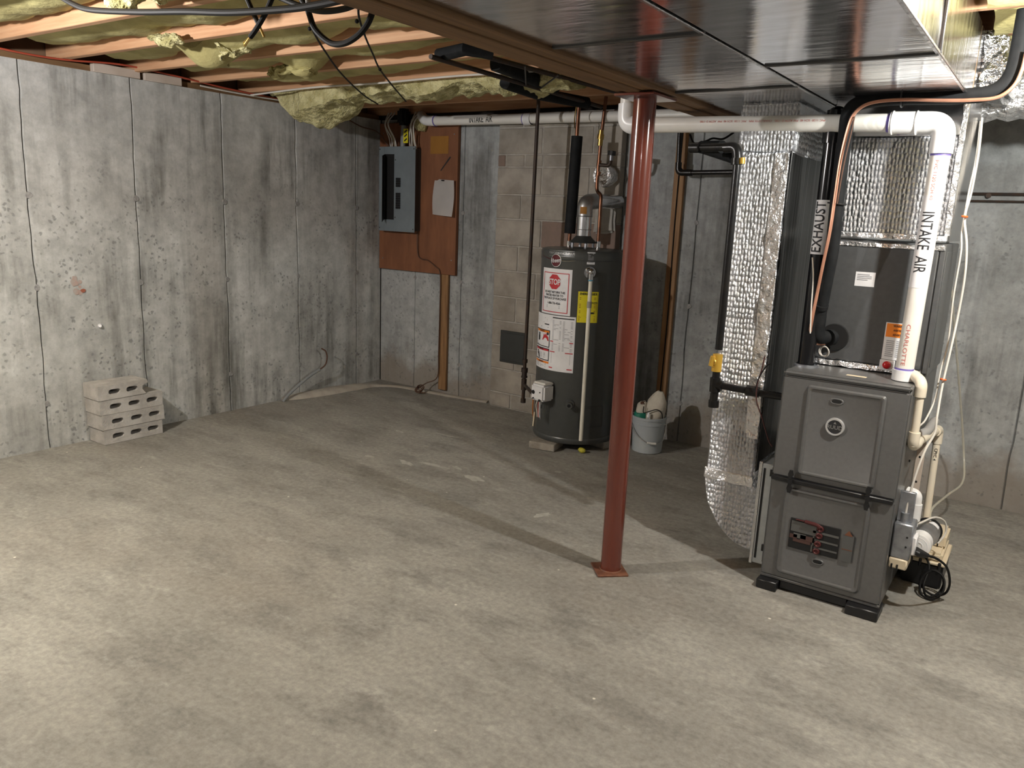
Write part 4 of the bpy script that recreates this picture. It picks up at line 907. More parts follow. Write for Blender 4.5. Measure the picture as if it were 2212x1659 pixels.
# gas line to the heater
gp = thing('heater_gas_pipe', 'thin dark gas pipe dropping from the ceiling left of the water heater', 'pipe', (-3.04, 4.60, 0.18))
mk('pipe', tb([(-3.028, 4.60, 2.30), (-3.042, 4.60, 0.20)], 0.0125, 12), mat_rustiron, gp)
for z0, z1, rr in ((0.475, 0.50, 0.019), (0.405, 0.435, 0.024), (0.375, 0.408, 0.019), (0.365, 0.378, 0.023), (0.275, 0.355, 0.0195), (0.18, 0.21, 0.0185)):
    mk('fitting', cy((-3.0405, 4.60, z0), (-3.0405, 4.60, z1), rr, seg=14), mat_rustiron, gp)
gq = g0 + u_ * (-0.055) + nn * 0.05
mk('branch', tb([(-3.04, 4.60, 0.315), (gq.x - 0.02, gq.y + 0.02, 0.345), (gq.x + 0.02, gq.y, 0.36)], 0.0125, 12), mat_rustiron, gp)
mk('copper_tail', tb(spline([(-2.822,4.400,0.356), (-2.826,4.400,0.284), (-2.832,4.410,0.199), (-2.844,4.440,0.142)], 5), 0.005, 8), M('orange_tube', (0.50, 0.16, 0.03), 0.5), gp)
# pavers and the yellow chip under the heater
for a, rot, lb in (((-2.72, -2.545, 4.19, 4.30), 0.18, 'grey paver under the front left of the water heater'), ((-2.80, -2.62, 4.62, 4.74), 0.1, 'grey paver under the back of the water heater'), ((-2.45, -2.32, 4.50, 4.62), -0.2, 'grey paver under the right side of the water heater')):
    bm = bxm(-0.09, 0.09, -0.085, 0.085, 0.0, 0.050, 0.004)
    bmesh.ops.subdivide_edges(bm, edges=bm.edges[:], cuts=1, use_grid_fill=True); jit(bm, 0.0018, 40, a[0])
    bmesh.ops.rotate(bm, verts=bm.verts, cent=(0, 0, 0), matrix=Matrix.Rotation(rot, 3, 'Z')); bmesh.ops.translate(bm, verts=bm.verts, vec=((a[0] + a[1]) / 2, (a[2] + a[3]) / 2 + 0.04, 0.0012))
    o = mk('paver', bm, mat_paver); settle(o); tag(o, lb, 'paver')
bm = B(); sph(bm, (-2.385, 4.33, 0.020), 0.022, 10, 8, 1.3, 0.8, 0.8); jit(bm, 0.004, 30, 2); o = mk('yellow_plug', bm, mat_ychip); settle(o); tag(o, 'small yellow plastic plug on the floor under the water heater', 'plug')

# ============================================================ BUCKET, BAG, STRIP AND PIPES ON THE RIGHT OF THE COLUMN
BX, BY = -2.09, 4.69
bk = thing('plastic_bucket', 'grey plastic bucket with a drooping wire handle near the back wall', 'bucket', (BX, BY, 0))
bm = B(); lathe(bm, BX, BY, [(0.090, 0.001), (0.098, 0.004), (0.108, 0.19), (0.112, 0.192), (0.112, 0.205), (0.109, 0.207), (0.110, 0.225), (0.115, 0.227), (0.115, 0.243), (0.110, 0.244), (0.106, 0.235), (0.094, 0.03), (0.01, 0.02)], 44); mk('body', bm, mat_bucket, bk)
fx, fy = 0.40, -0.915     # toward the middle of the room
sx_, sy_ = 0.915, 0.40
hp_ = [(BX + sx_ * s * 0.113 + fx * f, BY + sy_ * s * 0.113 + fy * f, z) for s, f, z in ((-1, 0.01, 0.20), (-0.9, 0.065, 0.165), (-0.55, 0.107, 0.12), (0.0, 0.128, 0.088), (0.5, 0.112, 0.082), (0.9, 0.06, 0.10), (1, 0.01, 0.20))]
ha = mk('handle', tb(spline(hp_, 7), 0.003, 8), mat_galvr, bk)
mk('grip', tb([hp_[3], ((hp_[3][0] + hp_[4][0]) / 2 + 0.002, (hp_[3][1] + hp_[4][1]) / 2, 0.083), hp_[4]], 0.008, 10), mat_pvc, ha)
bg = thing('cement_bag', 'crumpled white and green paper bag stuffed in the bucket', 'bag', (BX, BY, 0.05))
def loft(bm, rings):
    vr = [[bm.verts.new(p) for p in r] for r in rings]; n = len(vr[0])
    for A, C in zip(vr, vr[1:]):
        for k in range(n): bm.faces.new((A[k], A[(k + 1) % n], C[(k + 1) % n], C[k]))
    bm.faces.new(vr[0]); bm.faces.new(vr[-1])
def bag(cx, cy_, spec, seed):
    bm = B(); rings = []
    for z, a, b_, dx, dy in spec:
        rings.append([(cx + dx + a * math.cos(2 * PI * k / 26) * (1 + 0.14 * noise.noise(Vector((k * 0.6, z * 9, seed)))), cy_ + dy + b_ * math.sin(2 * PI * k / 26) * (1 + 0.14 * noise.noise(Vector((k * 0.6, z * 9, seed + 5)))), z + 0.012 * noise.noise(Vector((k * 0.5, z * 5, seed + 9)))) for k in range(26)])
    loft(bm, rings); jit(bm, 0.007, 22, seed); return bm
mk('bag_back', bag(BX + 0.03, BY + 0.01, [(0.10, 0.05, 0.06, 0, 0), (0.22, 0.062, 0.07, 0, 0), (0.29, 0.066, 0.06, 0.004, 0), (0.34, 0.064, 0.045, 0.012, 0), (0.385, 0.044, 0.026, 0.022, 0), (0.415, 0.018, 0.010, 0.03, 0)], 3.0), mat_bag, bg)
mk('bag_front', bag(BX - 0.045, BY - 0.02, [(0.10, 0.035, 0.05, 0, 0), (0.20, 0.042, 0.06, 0, 0), (0.27, 0.042, 0.045, 0, 0), (0.315, 0.036, 0.036, 0.0, 0), (0.33, 0.022, 0.020, 0.008, 0)], 8.0), mat_bag, bg)
mk('green_band', bag(BX - 0.047, BY - 0.024, [(0.21, 0.045, 0.064, 0, 0), (0.235, 0.046, 0.060, 0, 0), (0.262, 0.0455, 0.055, 0, 0)], 8.0), mat_green, bg, label='green printed band of the bag')
mk('brown_mouth', (lambda bm: (sph(bm, (BX - 0.035, BY - 0.028, 0.322), 0.024, 12, 8, 1, 1, 0.6), jit(bm, 0.006, 30, 3), bm)[2])(B()), mat_wirebrown, bg)
mk('drawstring', tb(spline([(BX - 0.012, BY - 0.075, 0.315), (BX - 0.006, BY - 0.082, 0.275), (BX + 0.03, BY - 0.077, 0.288), (BX + 0.075, BY - 0.06, 0.305), (BX + 0.098, BY - 0.03, 0.28), (BX + 0.104, BY - 0.02, 0.23)], 6), 0.0035, 6), mat_black, bg)
bm = B(); sph(bm, (BX + 0.03, BY - 0.083, 0.262), 0.013, 10, 8, 0.8, 0.5, 1.6); mk('torn_flap', bm, mat_label, bg)
sd = thing('upright_strip', 'tall wooden strip fixed to the back wall right of the red column', 'wood strip', (-2.15, 5.0, 0.05))
mk('strip', bxm(-2.192, -2.12, YB - 0.034, YB - 0.004, 0.05, 2.225, 0.003), mat_stud, sd)
o = mk('strip_wire', tb(spline([(-2.152, YB - 0.037, 2.22), (-2.156, YB - 0.039, 1.5), (-2.15, YB - 0.038, 0.9), (-2.158, YB - 0.038, 0.3)], 8), 0.0038, 6), mat_blackcab); settle(o); tag(o, 'thin black wire stapled down the tall wooden strip', 'wire')

# black iron gas pipe to the furnace
gs = thing('furnace_gas_pipe', 'black iron gas pipe dropping in front of the tall foil duct', 'pipe', (-1.17, 3.27, 0.72))
GX, GY = -1.172, 3.27
T1 = (-1.161,3.270,1.788); 
mk('pipe', tb(rounded([(-1.396,3.340,1.826), (-1.168,3.270,1.821), (-1.160,3.270,1.761), (-1.159,3.270,0.978)], 0.045, 6), 0.0165, 14), mat_iron, gs)
mk('elbow', tb(rounded([(-1.222,3.280,1.819), (-1.168,3.270,1.821), (-1.160,3.270,1.768)], 0.045, 6), 0.0215, 14), mat_iron, gs)
for a, b, rr in (((-1.392,3.330,1.825), (-1.348,3.320,1.824), 0.022), ((-1.163,3.270,1.776), (-1.162,3.270,1.750), 0.0235)):
    mk('collar', cy(a, b, rr, seg=14), mat_iron, gs)
mk('union_ring', cy((-1.138,3.260,1.777), (-1.136,3.260,1.753), 0.012, seg=12), mat_valve, gs)
bv = mk('ball_valve', cy((-1.161,3.270,0.957), (-1.162,3.270,0.882), 0.022, seg=12), mat_valve, gs)
mk('valve_handle', (lambda bm: (cyl(bm, (-1.172,3.245,0.949), (-1.178,3.245,0.907), 0.012, seg=8), torus(bm, (-1.171,3.245,0.925), 0.012, 0.005, (0.3, 1, 0), 14, 6), bm)[2])(B()), mat_valve, bv)
mk('nipple', cy((-1.160,3.270,0.886), (-1.160,3.270,0.845), 0.0165, seg=14), mat_iron, gs)
mk('tee', (lambda bm: (cyl(bm, (-1.161,3.270,0.853), (-1.159,3.270,0.791), 0.0235, seg=16), cyl(bm, (-1.160,3.270,0.824), (-1.128,3.270,0.821), 0.0235, seg=16), bm)[2])(B()), mat_iron, gs)
mk('drip_leg', cy((-1.159,3.270,0.795), (-1.161,3.270,0.749), 0.0175, seg=14), mat_iron, gs)
mk('cap', cy((-1.159,3.270,0.753), (-1.158,3.270,0.722), 0.023, seg=14), mat_iron, gs)
mk('branch', tb([(-1.137,3.270,0.822), (-0.970,3.285,0.814), (-0.85, 3.30, (-0.877,3.300,0.811)[2])], 0.0155, 14), mat_iron, gs)
mk('reducer', cy((-1.025,3.280,0.818), (-0.971,3.285,0.816), 0.0235, seg=8), mat_iron, gs)
gw = thing('branch_gas_pipe', 'black pipe running down and across the back wall behind the wooden strip', 'pipe', (-2.0, 4.9, 1.8))
mk('pipe', tb(rounded([(-2.150, 4.92, 2.26), (-2.130, 4.92, 1.815), (-1.55, 4.90, 1.825)], 0.06, 7), 0.0155, 14), mat_iron, gw)
mk('elbow', tb(rounded([(-2.1325, 4.92, 1.88), (-2.130, 4.92, 1.815), (-2.06, 4.917, 1.817)], 0.05, 7), 0.0205, 14), mat_iron, gw)
mk('collar', cy((-2.075, 4.918, 1.816), (-2.035, 4.917, 1.817), 0.0215, seg=14), mat_iron, gw)
gi = thing('flue_hose', 'dark foam sleeved pipe slanting behind the black gas pipe elbow', 'pipe', (-1.33, 3.5, 1.80))
mk('sleeve', tb([(-1.448,3.600,1.847), (-1.244,3.500,1.790)], 0.024, 14), mat_foam, gi)
mk('sleeve', tb([(-1.382,3.420,1.835), (-1.265,3.360,1.830)], 0.027, 14), mat_foam, gi)
cable('thermostat_wire', 'thin black wire looping under the white pipe by the gas elbow', [(-1.517,3.600,1.910), (-1.490,3.600,1.869), (-1.437,3.600,1.878), (-1.403,3.600,1.890), (-1.354,3.600,1.887), (-1.307,3.600,1.914)], 0.0045, mat_blackcab)

# ============================================================ FURNACE
FX0, FX1, FY0, FY1 = -0.857, -0.383, 3.20, 3.92
fz0, fz1 = 0.042, 0.945
fu = thing('furnace', 'dark grey gas furnace with two panelled doors and rubber feet', 'furnace', (-0.62, 3.2, 0))
mk('cabinet', bxm(FX0 + 0.002, FX1 - 0.002, FY0 + 0.022, FY1, fz0, fz1 - 0.004, 0.004), mat_furn, fu)
mk('top_rim', bxm(FX0, FX1, FY0, FY0 + 0.06, 0.925, fz1, 0.008, 3), mat_furn, fu)
def raised(bm, x0, x1, z0, z1, y, h, rim, rad):
    """a raised panel with a rounded rim standing proud of the door"""
    def rr(m, yy):
        out = []
        for cx, cz, a0 in ((x1 - m - rad, z1 - m - rad, 0), (x0 + m + rad, z1 - m - rad, PI / 2), (x0 + m + rad, z0 + m + rad, PI), (x1 - m - rad, z0 + m + rad, 1.5 * PI)):
            for k in range(5):
                a = a0 + PI / 2 * k / 4; out.append((cx + rad * math.cos(a), yy, cz + rad * math.sin(a)))
        return out
    rings = [[bm.verts.new(p) for p in rr(m, yy)] for m, yy in ((-0.006, y + 0.001), (0.0, y - h), (rim, y - h), (rim + 0.006, y - h * 0.35))]
    n = len(rings[0])
    for A, C in zip(rings, rings[1:]):
        for k in range(n): bm.faces.new((A[k], A[(k + 1) % n], C[(k + 1) % n], C[k]))
    bm.faces.new(rings[-1])
ud = B(); box(ud, FX0, FX1, FY0 + 0.004, FY0 + 0.024, 0.497, 0.922, 0.007, 3); raised(ud, -0.752, -0.470, 0.53, 0.892, FY0 + 0.004, 0.009, 0.006, 0.012)
ud = mk('upper_door', ud, mat_furn, fu)
ld = B(); box(ld, FX0, FX1, FY0 + 0.004, FY0 + 0.024, fz0 + 0.012, 0.489, 0.007, 3); raised(ld, -0.790, -0.470, 0.086, 0.455, FY0 + 0.004, 0.009, 0.006, 0.018)
ld = mk('lower_door', ld, mat_furn, fu)
mk('base_rail', bxm(FX0, FX1, FY0 + 0.006, FY0 + 0.03, fz0, fz0 + 0.014, 0.003), mat_furn, fu)
mk('black_strip', bxm(FX0 + 0.002, FX1 - 0.006, FY0 - 0.012, FY0 + 0.01, 0.482, 0.500, 0.003), mat_black, fu)
for x in (-0.775, -0.478):
    bm = B()
    for s in (1, -1):
        z = 0.491; pr = [(-0.004, 0.0), (0.004, 0.0), (0.0055, 0.018), (0.0105, 0.030), (0.006, 0.048), (-0.006, 0.048), (-0.0105, 0.030)]
        a = [bm.verts.new((x + px, FY0 - 0.022, z + s * pz)) for px, pz in pr]; b = [bm.verts.new((x + px, FY0 - 0.014, z + s * pz)) for px, pz in pr]
        bm.faces.new(a); bm.faces.new(b)
        for k in range(7): bm.faces.new((a[k], a[(k + 1) % 7], b[(k + 1) % 7], b[k]))
    cyl(bm, (x, FY0 - 0.026, 0.491), (x, FY0 + 0.006, 0.491), 0.010, seg=12); mk('door_latch', bm, mat_black, fu)
def slot(par, x, z, w):
    bm = B(); n = 24
    ring = lambda a, b, y: [bm.verts.new((x + a * math.copysign(abs(math.cos(2 * PI * k / n)) ** 0.6, math.cos(2 * PI * k / n)), y, z + b * math.sin(2 * PI * k / n))) for k in range(n)]
    R0, R1, R2 = ring(w + 0.006, 0.013, FY0 + 0.002), ring(w + 0.002, 0.010, FY0 - 0.004), ring(w - 0.003, 0.007, FY0 - 0.0025)
    for A, C in ((R0, R1), (R1, R2)):
        for k in range(n): bm.faces.new((A[k], A[(k + 1) % n], C[(k + 1) % n], C[k]))
    h_ = mk('finger_slot', bm, mat_furn, par)
    bm = B(); bm.faces.new([bm.verts.new((x + (w - 0.002) * math.copysign(abs(math.cos(2 * PI * k / n)) ** 0.6, math.cos(2 * PI * k / n)), FY0 - 0.0030, z + 0.0075 * math.sin(2 * PI * k / n))) for k in range(n)]); mk('slot_void', bm, mat_dark, h_)
slot(ud, -0.640, 0.848, 0.021); slot(ld, -0.632, 0.172, 0.020)
mk('badge', (lambda bm: (lathe(bm, -0.634, 0, [(0.001, FY0 - 0.007), (0.027, FY0 - 0.007), (0.028, FY0 - 0.010), (0.034, FY0 - 0.010), (0.036, FY0 - 0.005), (0.036, FY0 + 0.003)][::-1], 40, 'Y', 0.747), bm)[1])(B()), M('badge_chrome', (0.85, 0.85, 0.85), 0.38, 0.75), fu, label='round chrome maker badge')
mk('badge_disc', cy((-0.634, FY0 - 0.006, 0.747), (-0.634, FY0 - 0.0085, 0.747), 0.0275, seg=36), mat_ink, fu)
printed('badge_lettering', fu, mat_galvr, [(text_geo('RUUD', 0.015, 1.0, 0.02), 0, -0.002), (([(-0.006, 0.012), (0.006, 0.012), (0.002, 0.016), (0.0, 0.022), (-0.003, 0.017)], [tuple(range(5))]),)], plane_fn((-0.634, FY0 - 0.0092, 0.747), (1, 0, 0), (0, 0, 1)))
# burner viewing print on the lower door: a recessed picture window of burners and tubes
wn = mk('burner_window', bxm(-0.757, -0.560, FY0 - 0.0035, FY0 + 0.001, 0.205, 0.335, 0.002), mat_dark, ld, label='dark burner window')
yw = FY0 - 0.0045
PB = plane_fn((-0.6585, yw, 0.270), (1, 0, 0), (0, 0, 1))
printed('tube_stripe', ld, M('tube_grey', (0.10, 0.10, 0.095), 0.5), [(rect_geo(0.10, 0.045), -0.043, 0.032), (rect_geo(0.10, 0.010), 0.045, 0.028), (rect_geo(0.09, 0.008), 0.05, -0.006), (rect_geo(0.09, 0.008), 0.05, -0.038), (rect_geo(0.05, 0.02), -0.055, -0.006), (rect_geo(0.006, 0.04), 0.0, -0.012), (rect_geo(0.006, 0.03), -0.003, -0.045)], PB)
printed('rust_stripe', ld, M('tube_rust', (0.075, 0.035, 0.028), 0.6), [(rect_geo(0.055, 0.022), -0.025, -0.010), (rect_geo(0.03, 0.018), -0.08, -0.012), (rect_geo(0.07, 0.012), -0.045, -0.028)], PB)
mk('manifold', tb(rounded([(-0.735, FY0 - 0.008, 0.333), (-0.70, FY0 - 0.008, 0.333), (-0.65, FY0 - 0.008, 0.330), (-0.635, FY0 - 0.008, 0.322)], 0.01), [0.003] * 4 + [0.008] * 10, 8), mat_burner, ld)
for k, z in enumerate((0.316, 0.286, 0.250, 0.218)):
    bm = B(); lathe(bm, -0.636 - 0.002 * k, 0, [(0.0135, FY0 - 0.003), (0.0135, FY0 - 0.009), (0.009, FY0 - 0.012), (0.006, FY0 - 0.009), (0.002, FY0 - 0.009)], 18, 'Y', z); mk('burner', bm, mat_burner, ld)
sl = mk('side_label', (lambda bm: (put(bm, rect_geo(0.042, 0.115), plane_fn((-0.528, FY0 - 0.0052, 0.262), (1, 0, 0), (0, 0, 1))), bm)[1])(B()), M('label_grey', (0.088, 0.09, 0.088), 0.5), ld)
printed('warning_mark', sl, M('label_brown', (0.16, 0.06, 0.03), 0.5), [(([(-0.016, -0.008), (0.016, -0.008), (0.0, 0.014)], [(0, 1, 2)]), 0, 0.062), (rect_geo(0.04, 0.003), 0, -0.005)], plane_fn((-0.528, FY0 - 0.0058, 0.262), (1, 0, 0), (0, 0, 1)))
for x0, x1, y0 in ((-0.86, -0.775, 3.165), (-0.50, -0.378, 3.165), (-0.86, -0.775, 3.80), (-0.50, -0.378, 3.80)):
    mk('rubber_foot', bxm(x0, x1, y0, y0 + 0.12, 0.001, fz0, 0.004), mat_black, fu)
mk('base_skirt', bxm(-0.77, -0.505, 3.205, 3.25, 0.012, fz0), mat_black, fu)
for y, z in ((3.32, 0.70), (3.45, 0.60), (3.7, 0.55), (3.36, 0.42), (3.5, 0.85)): mk('side_screw', cy((FX1 - 0.004, y, z), (FX1 + 0.002, y, z), 0.005, seg=8), mat_ink, fu)
bm = B(); put(bm, rect_geo(0.075, 0.03), plane_fn((-0.60, 3.30, fz1 - 0.003), (1, 0, 0), (0, 1, 0))); mk('top_sticker', bm, mat_tan, fu)
bm = B(); lathe(bm, -0.815, 3.38, [(0.050, fz1 - 0.004), (0.050, fz1 + 0.003), (0.043, fz1 + 0.006), (0.040, fz1 + 0.002)], 28); mk('vent_flange', bm, mat_steel, fu)

# filter rack between furnace and return drop
RK = (-0.925, FX0, 3.26, 3.86)
fr = thing('filter_rack', 'pale grey filter rack clamped to the left side of the furnace', 'filter rack', (-0.89, 3.3, 0.06))
mk('rack_frame', bxm(RK[0], RK[1] - 0.001, RK[2], RK[3], 0.065, 0.520, 0.003), mat_filter, fr)
mk('rack_slot', bxm(RK[0] + 0.018, RK[0] + 0.026, RK[2] - 0.002, RK[2] + 0.004, 0.09, 0.50), mat_dark, fr)
mk('rack_slot', bxm(RK[1] - 0.014, RK[1] - 0.009, RK[2] - 0.002, RK[2] + 0.004, 0.08, 0.51), mat_dark, fr)
for z in (0.47, 0.13): mk('rack_clip', bxm(RK[1] - 0.022, RK[1] - 0.006, RK[2] - 0.006, RK[2] + 0.002, z, z + 0.03, 0.001), mat_black, fr)
mk('rack_tape', bxm(RK[0] - 0.003, RK[0] + 0.012, RK[2] - 0.003, RK[3], 0.06, 0.526, 0.002), mat_tape, fr)
mk('green_sticker', bxm(RK[1] - 0.010, RK[1] - 0.004, RK[2] - 0.0025, RK[2], 0.27, 0.31), M('green_sticker', (0.03, 0.35, 0.12), 0.5), fr)

# return drop with its elbow
DX0, DX1, DY0, DY1 = -1.185, -0.972, 3.33, 3.86
rd = thing('return_drop', 'tall return duct drop wrapped in silver bubble foil left of the furnace', 'duct', (-1.08, 3.33, 0.1))
def gridbox(x0, x1, y0, y1, z0, z1, n, amp, seed):
    bm = B(); box(bm, x0, x1, y0, y1, z0, z1, 0.008, 2)
    L = [e for e in bm.edges if abs(e.verts[0].co.z - e.verts[1].co.z) > 0.1]
    bmesh.ops.subdivide_edges(bm, edges=L, cuts=n, use_grid_fill=True)
    L = [e for e in bm.edges if abs(e.verts[0].co.x - e.verts[1].co.x) > 0.08 or abs(e.verts[0].co.y - e.verts[1].co.y) > 0.08]
    bmesh.ops.subdivide_edges(bm, edges=L, cuts=9, use_grid_fill=True)
    jit(bm, amp, 9, seed); jit(bm, amp * 0.5, 24, seed + 3); return bm
mk('foil_wrap', gridbox(DX0, DX1, DY0, DY1, 0.40, 1.80, 40, 0.006, 1.0), mat_foil, rd)
mk('collar', gridbox(DX0 - 0.004, DX1 + 0.02, DY0 + 0.004, DY1, 1.80, 2.0, 6, 0.004, 2.0), mat_foil, rd)
# elbow swept from the bottom of the drop to the rack
bm = B(); n = 16; prof = []
for k in range(n + 1):
    a = PI / 2 * k / n
    xo, zo = DX1 + 0.045 - (DX1 + 0.045 - DX0) * math.cos(a) , 0.40 - 0.315 * math.sin(a)
    xi, zi = DX1 + 0.047 - 0.047 * math.cos(a), 0.40 - 0.045 * math.sin(a) 
    prof.append(((xo, zo), (xi, zi)))
rows = []
for (xo, zo), (xi, zi) in prof:
    ring = []
    for q in range(9): ring.append((xo + (xi - xo) * q / 8, DY0, zo + (zi - zo) * q / 8))
    for q in range(1, 9): ring.append((xi, DY0 + (DY1 - DY0) * q / 8, zi))
    for q in range(1, 9): ring.append((xi + (xo - xi) * q / 8, DY1, zi + (zo - zi) * q / 8))
    for q in range(1, 8): ring.append((xo, DY1 + (DY0 - DY1) * q / 8, zo))
    rows.append(ring)
rows.append([(RK[0] + 0.002, p[1], p[2]) for p in rows[-1]])
loft(bm, rows); jit(bm, 0.007, 14, 6)
mk('elbow', bm, mat_foil, rd)
bm = B(); box(bm, DX0 - 0.005, DX1 + 0.004, DY0 - 0.006, DY0 + 0.004, 0.375, 0.425, 0.003); bmesh.ops.subdivide_edges(bm, edges=bm.edges[:], cuts=7, use_grid_fill=True); jit(bm, 0.006, 30, 3); mk('tape_band', bm, mat_crinkle, rd)
bm = B(); box(bm, DX1 - 0.055, DX1 + 0.003, DY0 - 0.004, DY0 + 0.004, 0.60, 1.80, 0.002)
bmesh.ops.subdivide_edges(bm, edges=[e for e in bm.edges if e.calc_length() > 0.05], cuts=24, use_grid_fill=True); jit(bm, 0.005, 22, 9); mk('tape_seam', bm, mat_crinkle, rd)
# the side toward the furnace gets a sheet coloured dark to stand in for its shade
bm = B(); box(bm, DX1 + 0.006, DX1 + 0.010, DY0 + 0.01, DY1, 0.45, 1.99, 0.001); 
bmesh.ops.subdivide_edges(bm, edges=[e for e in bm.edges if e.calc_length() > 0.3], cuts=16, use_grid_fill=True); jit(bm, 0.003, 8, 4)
mk('shade_sheet', bm, M('painted_side_shade', (0.20, 0.20, 0.195), 0.30, 0.85, (0.012, 0.012, 0.012), ns=6, stretch=(16, 16, 0.25), lo=0.42, hi=0.66), rd, label='streaked side sheet, coloured dark as shade')
cable('thermostat_wire', 'thin dark red wire dangling by the gas branch in front of the foil duct', [(-0.954,3.250,0.979), (-0.961,3.250,0.918), (-0.972,3.250,0.857), (-0.968,3.250,0.788), (-0.939,3.250,0.722), (-0.900,3.250,0.629), (-0.881,3.250,0.602)], 0.0028, M('dark_red_wire', (0.05, 0.012, 0.01), 0.6))
cable('thermostat_wire', 'short black wire tail rising above the gas branch', [(-0.977,3.250,0.836), (-0.967,3.250,0.888), (-0.944,3.250,0.937), (-0.928,3.250,0.953)], 0.003, mat_blackcab)

# ============================================================ COIL CABINET AND PLENUM
KX0, KX1, KY0, KY1 = -0.852, -0.374, 3.46, 3.90
ck = thing('coil_cabinet', 'dark grey coil cabinet standing on the back of the furnace top', 'coil cabinet', (-0.61, 3.46, 0.95))
mk('shell', bxm(KX0, KX1, KY0 + 0.012, KY1, fz1, 1.47, 0.004), mat_coil, ck)
mk('front_panel', bxm(KX0 + 0.004, KX1 - 0.022, KY0, KY0 + 0.014, 0.972, 1.445, 0.004), mat_coil, ck)
mk('corner_post', bxm(KX1 - 0.018, KX1 + 0.001, KY0 + 0.002, KY0 + 0.014, 0.96, 1.46, 0.002), mat_coil, ck)
mk('side_panel', bxm(KX1 - 0.002, KX1 + 0.003, KY0 + 0.05, KY1 - 0.03, 0.98, 1.44, 0.002), mat_coil, ck)
def tapebar(nm, a, par, sd_):
    bm = B(); box(bm, *a, 0.002); bmesh.ops.subdivide_edges(bm, edges=[e for e in bm.edges if e.calc_length() > 0.05], cuts=26, use_grid_fill=True); jit(bm, 0.004, 28, sd_); return mk(nm, bm, mat_crinkle, par)
tapebar('tape_band', (KX0 + 0.05, KX1 - 0.002, KY0 - 0.004, KY0 + 0.012, 1.480, 1.500), ck, 1)
tapebar('tape_band', (KX0 + 0.05, KX1 - 0.002, KY0 - 0.004, KY0 + 0.012, 1.444, 1.462), ck, 2)
tapebar('tape_band', (KX0 + 0.05, KX1 - 0.02, KY0 - 0.006, KY0 + 0.010, fz1 + 0.001, 0.968), ck, 3)
stk = mk('white_sticker', bxm(-0.685, -0.610, KY0 - 0.0015, KY0 + 0.001, 1.285, 1.343), mat_label, ck)
printed('fine_print', stk, mat_grey, blk(0, 0.008, 0.06, 0.028, 4, 1, 2), plane_fn((-0.6475, KY0 - 0.0025, 1.314), (1, 0, 0), (0, 0, 1)))
wl_ = mk('warning_label', bxm(-0.545, -0.455, KY0 - 0.0015, KY0 + 0.001, 1.000, 1.150), mat_label, ck, label='white label with an orange warning block')
PL = plane_fn((-0.500, KY0 - 0.0024, 1.0755), (1, 0, 0), (0, 0, 1)); PL2 = plane_fn((-0.500, KY0 - 0.0032, 1.0755), (1, 0, 0), (0, 0, 1))
printed('orange_block', wl_, mat_orange, [(rect_geo(0.082, 0.055), 0, 0.044)], PL)
printed('lettering', wl_, mat_ink, [(text_geo('WARNING', 0.009, 0.9, 0.02), 0.012, 0.062), (text_geo('AVERTISSEMENT', 0.008, 0.62, 0.02), 0.012, 0.044), (text_geo('ADVERTENCIA', 0.008, 0.7, 0.02), 0.012, 0.026)], PL2)
printed('fine_print', wl_, mat_grey, blk(0.0, -0.03, 0.07, 0.07, 9, 2, 4), PL)
rb_ = mk('reset_plate', bxm(-0.548, -0.492, KY0 - 0.008, KY0 + 0.002, 0.955, 0.998, 0.002), mat_label, ck)
bm = B(); sph(bm, (-0.520, KY0 - 0.012, 0.978), 0.016, 16, 12, 1, 0.8, 1); mk('red_button', bm, mat_redplastic, rb_)
mk('grommet', cy((-0.735, KY0 - 0.010, 1.065), (-0.735, KY0 + 0.004, 1.065), 0.055, 0.058, 28), mat_dark, ck)
o = mk('drain_loop', (lambda bm: (torus(bm, (-0.765, 3.43, 1.005), 0.021, 0.0028, (0.3, 1, 0), 26, 6), torus(bm, (-0.760, 3.428, 1.003), 0.021, 0.0028, (0.45, 1, 0.1), 26, 6), bm)[2])(B()), mat_wirewhite); settle(o); tag(o, 'small loop of white wire hanging below the coil cabinet grommet', 'wire')

pl_ = thing('supply_plenum', 'foil wrapped plenum rising from the coil cabinet to the trunk duct', 'duct', (-0.61, 3.48, 1.5))
mk('foil_wrap', gridbox(KX0 + 0.01, KX1 - 0.006, 3.475, 3.88, 1.495, 1.872, 14, 0.004, 12.0), mat_foil, pl_)
mk('plenum_neck', bxm(KX0 + 0.006, KX1, 3.472, 3.885, 1.872, 2.262, 0.003), mat_galv, pl_)
tapebar('tape_edge', (KX1 - 0.016, KX1 + 0.002, 3.468, 3.49, 1.50, 1.99), pl_, 5)
mk('side_sheet', bxm(KX1 - 0.004, KX1 + 0.002, 3.50, 3.888, 1.48, 2.26, 0.001), mat_galv, pl_)
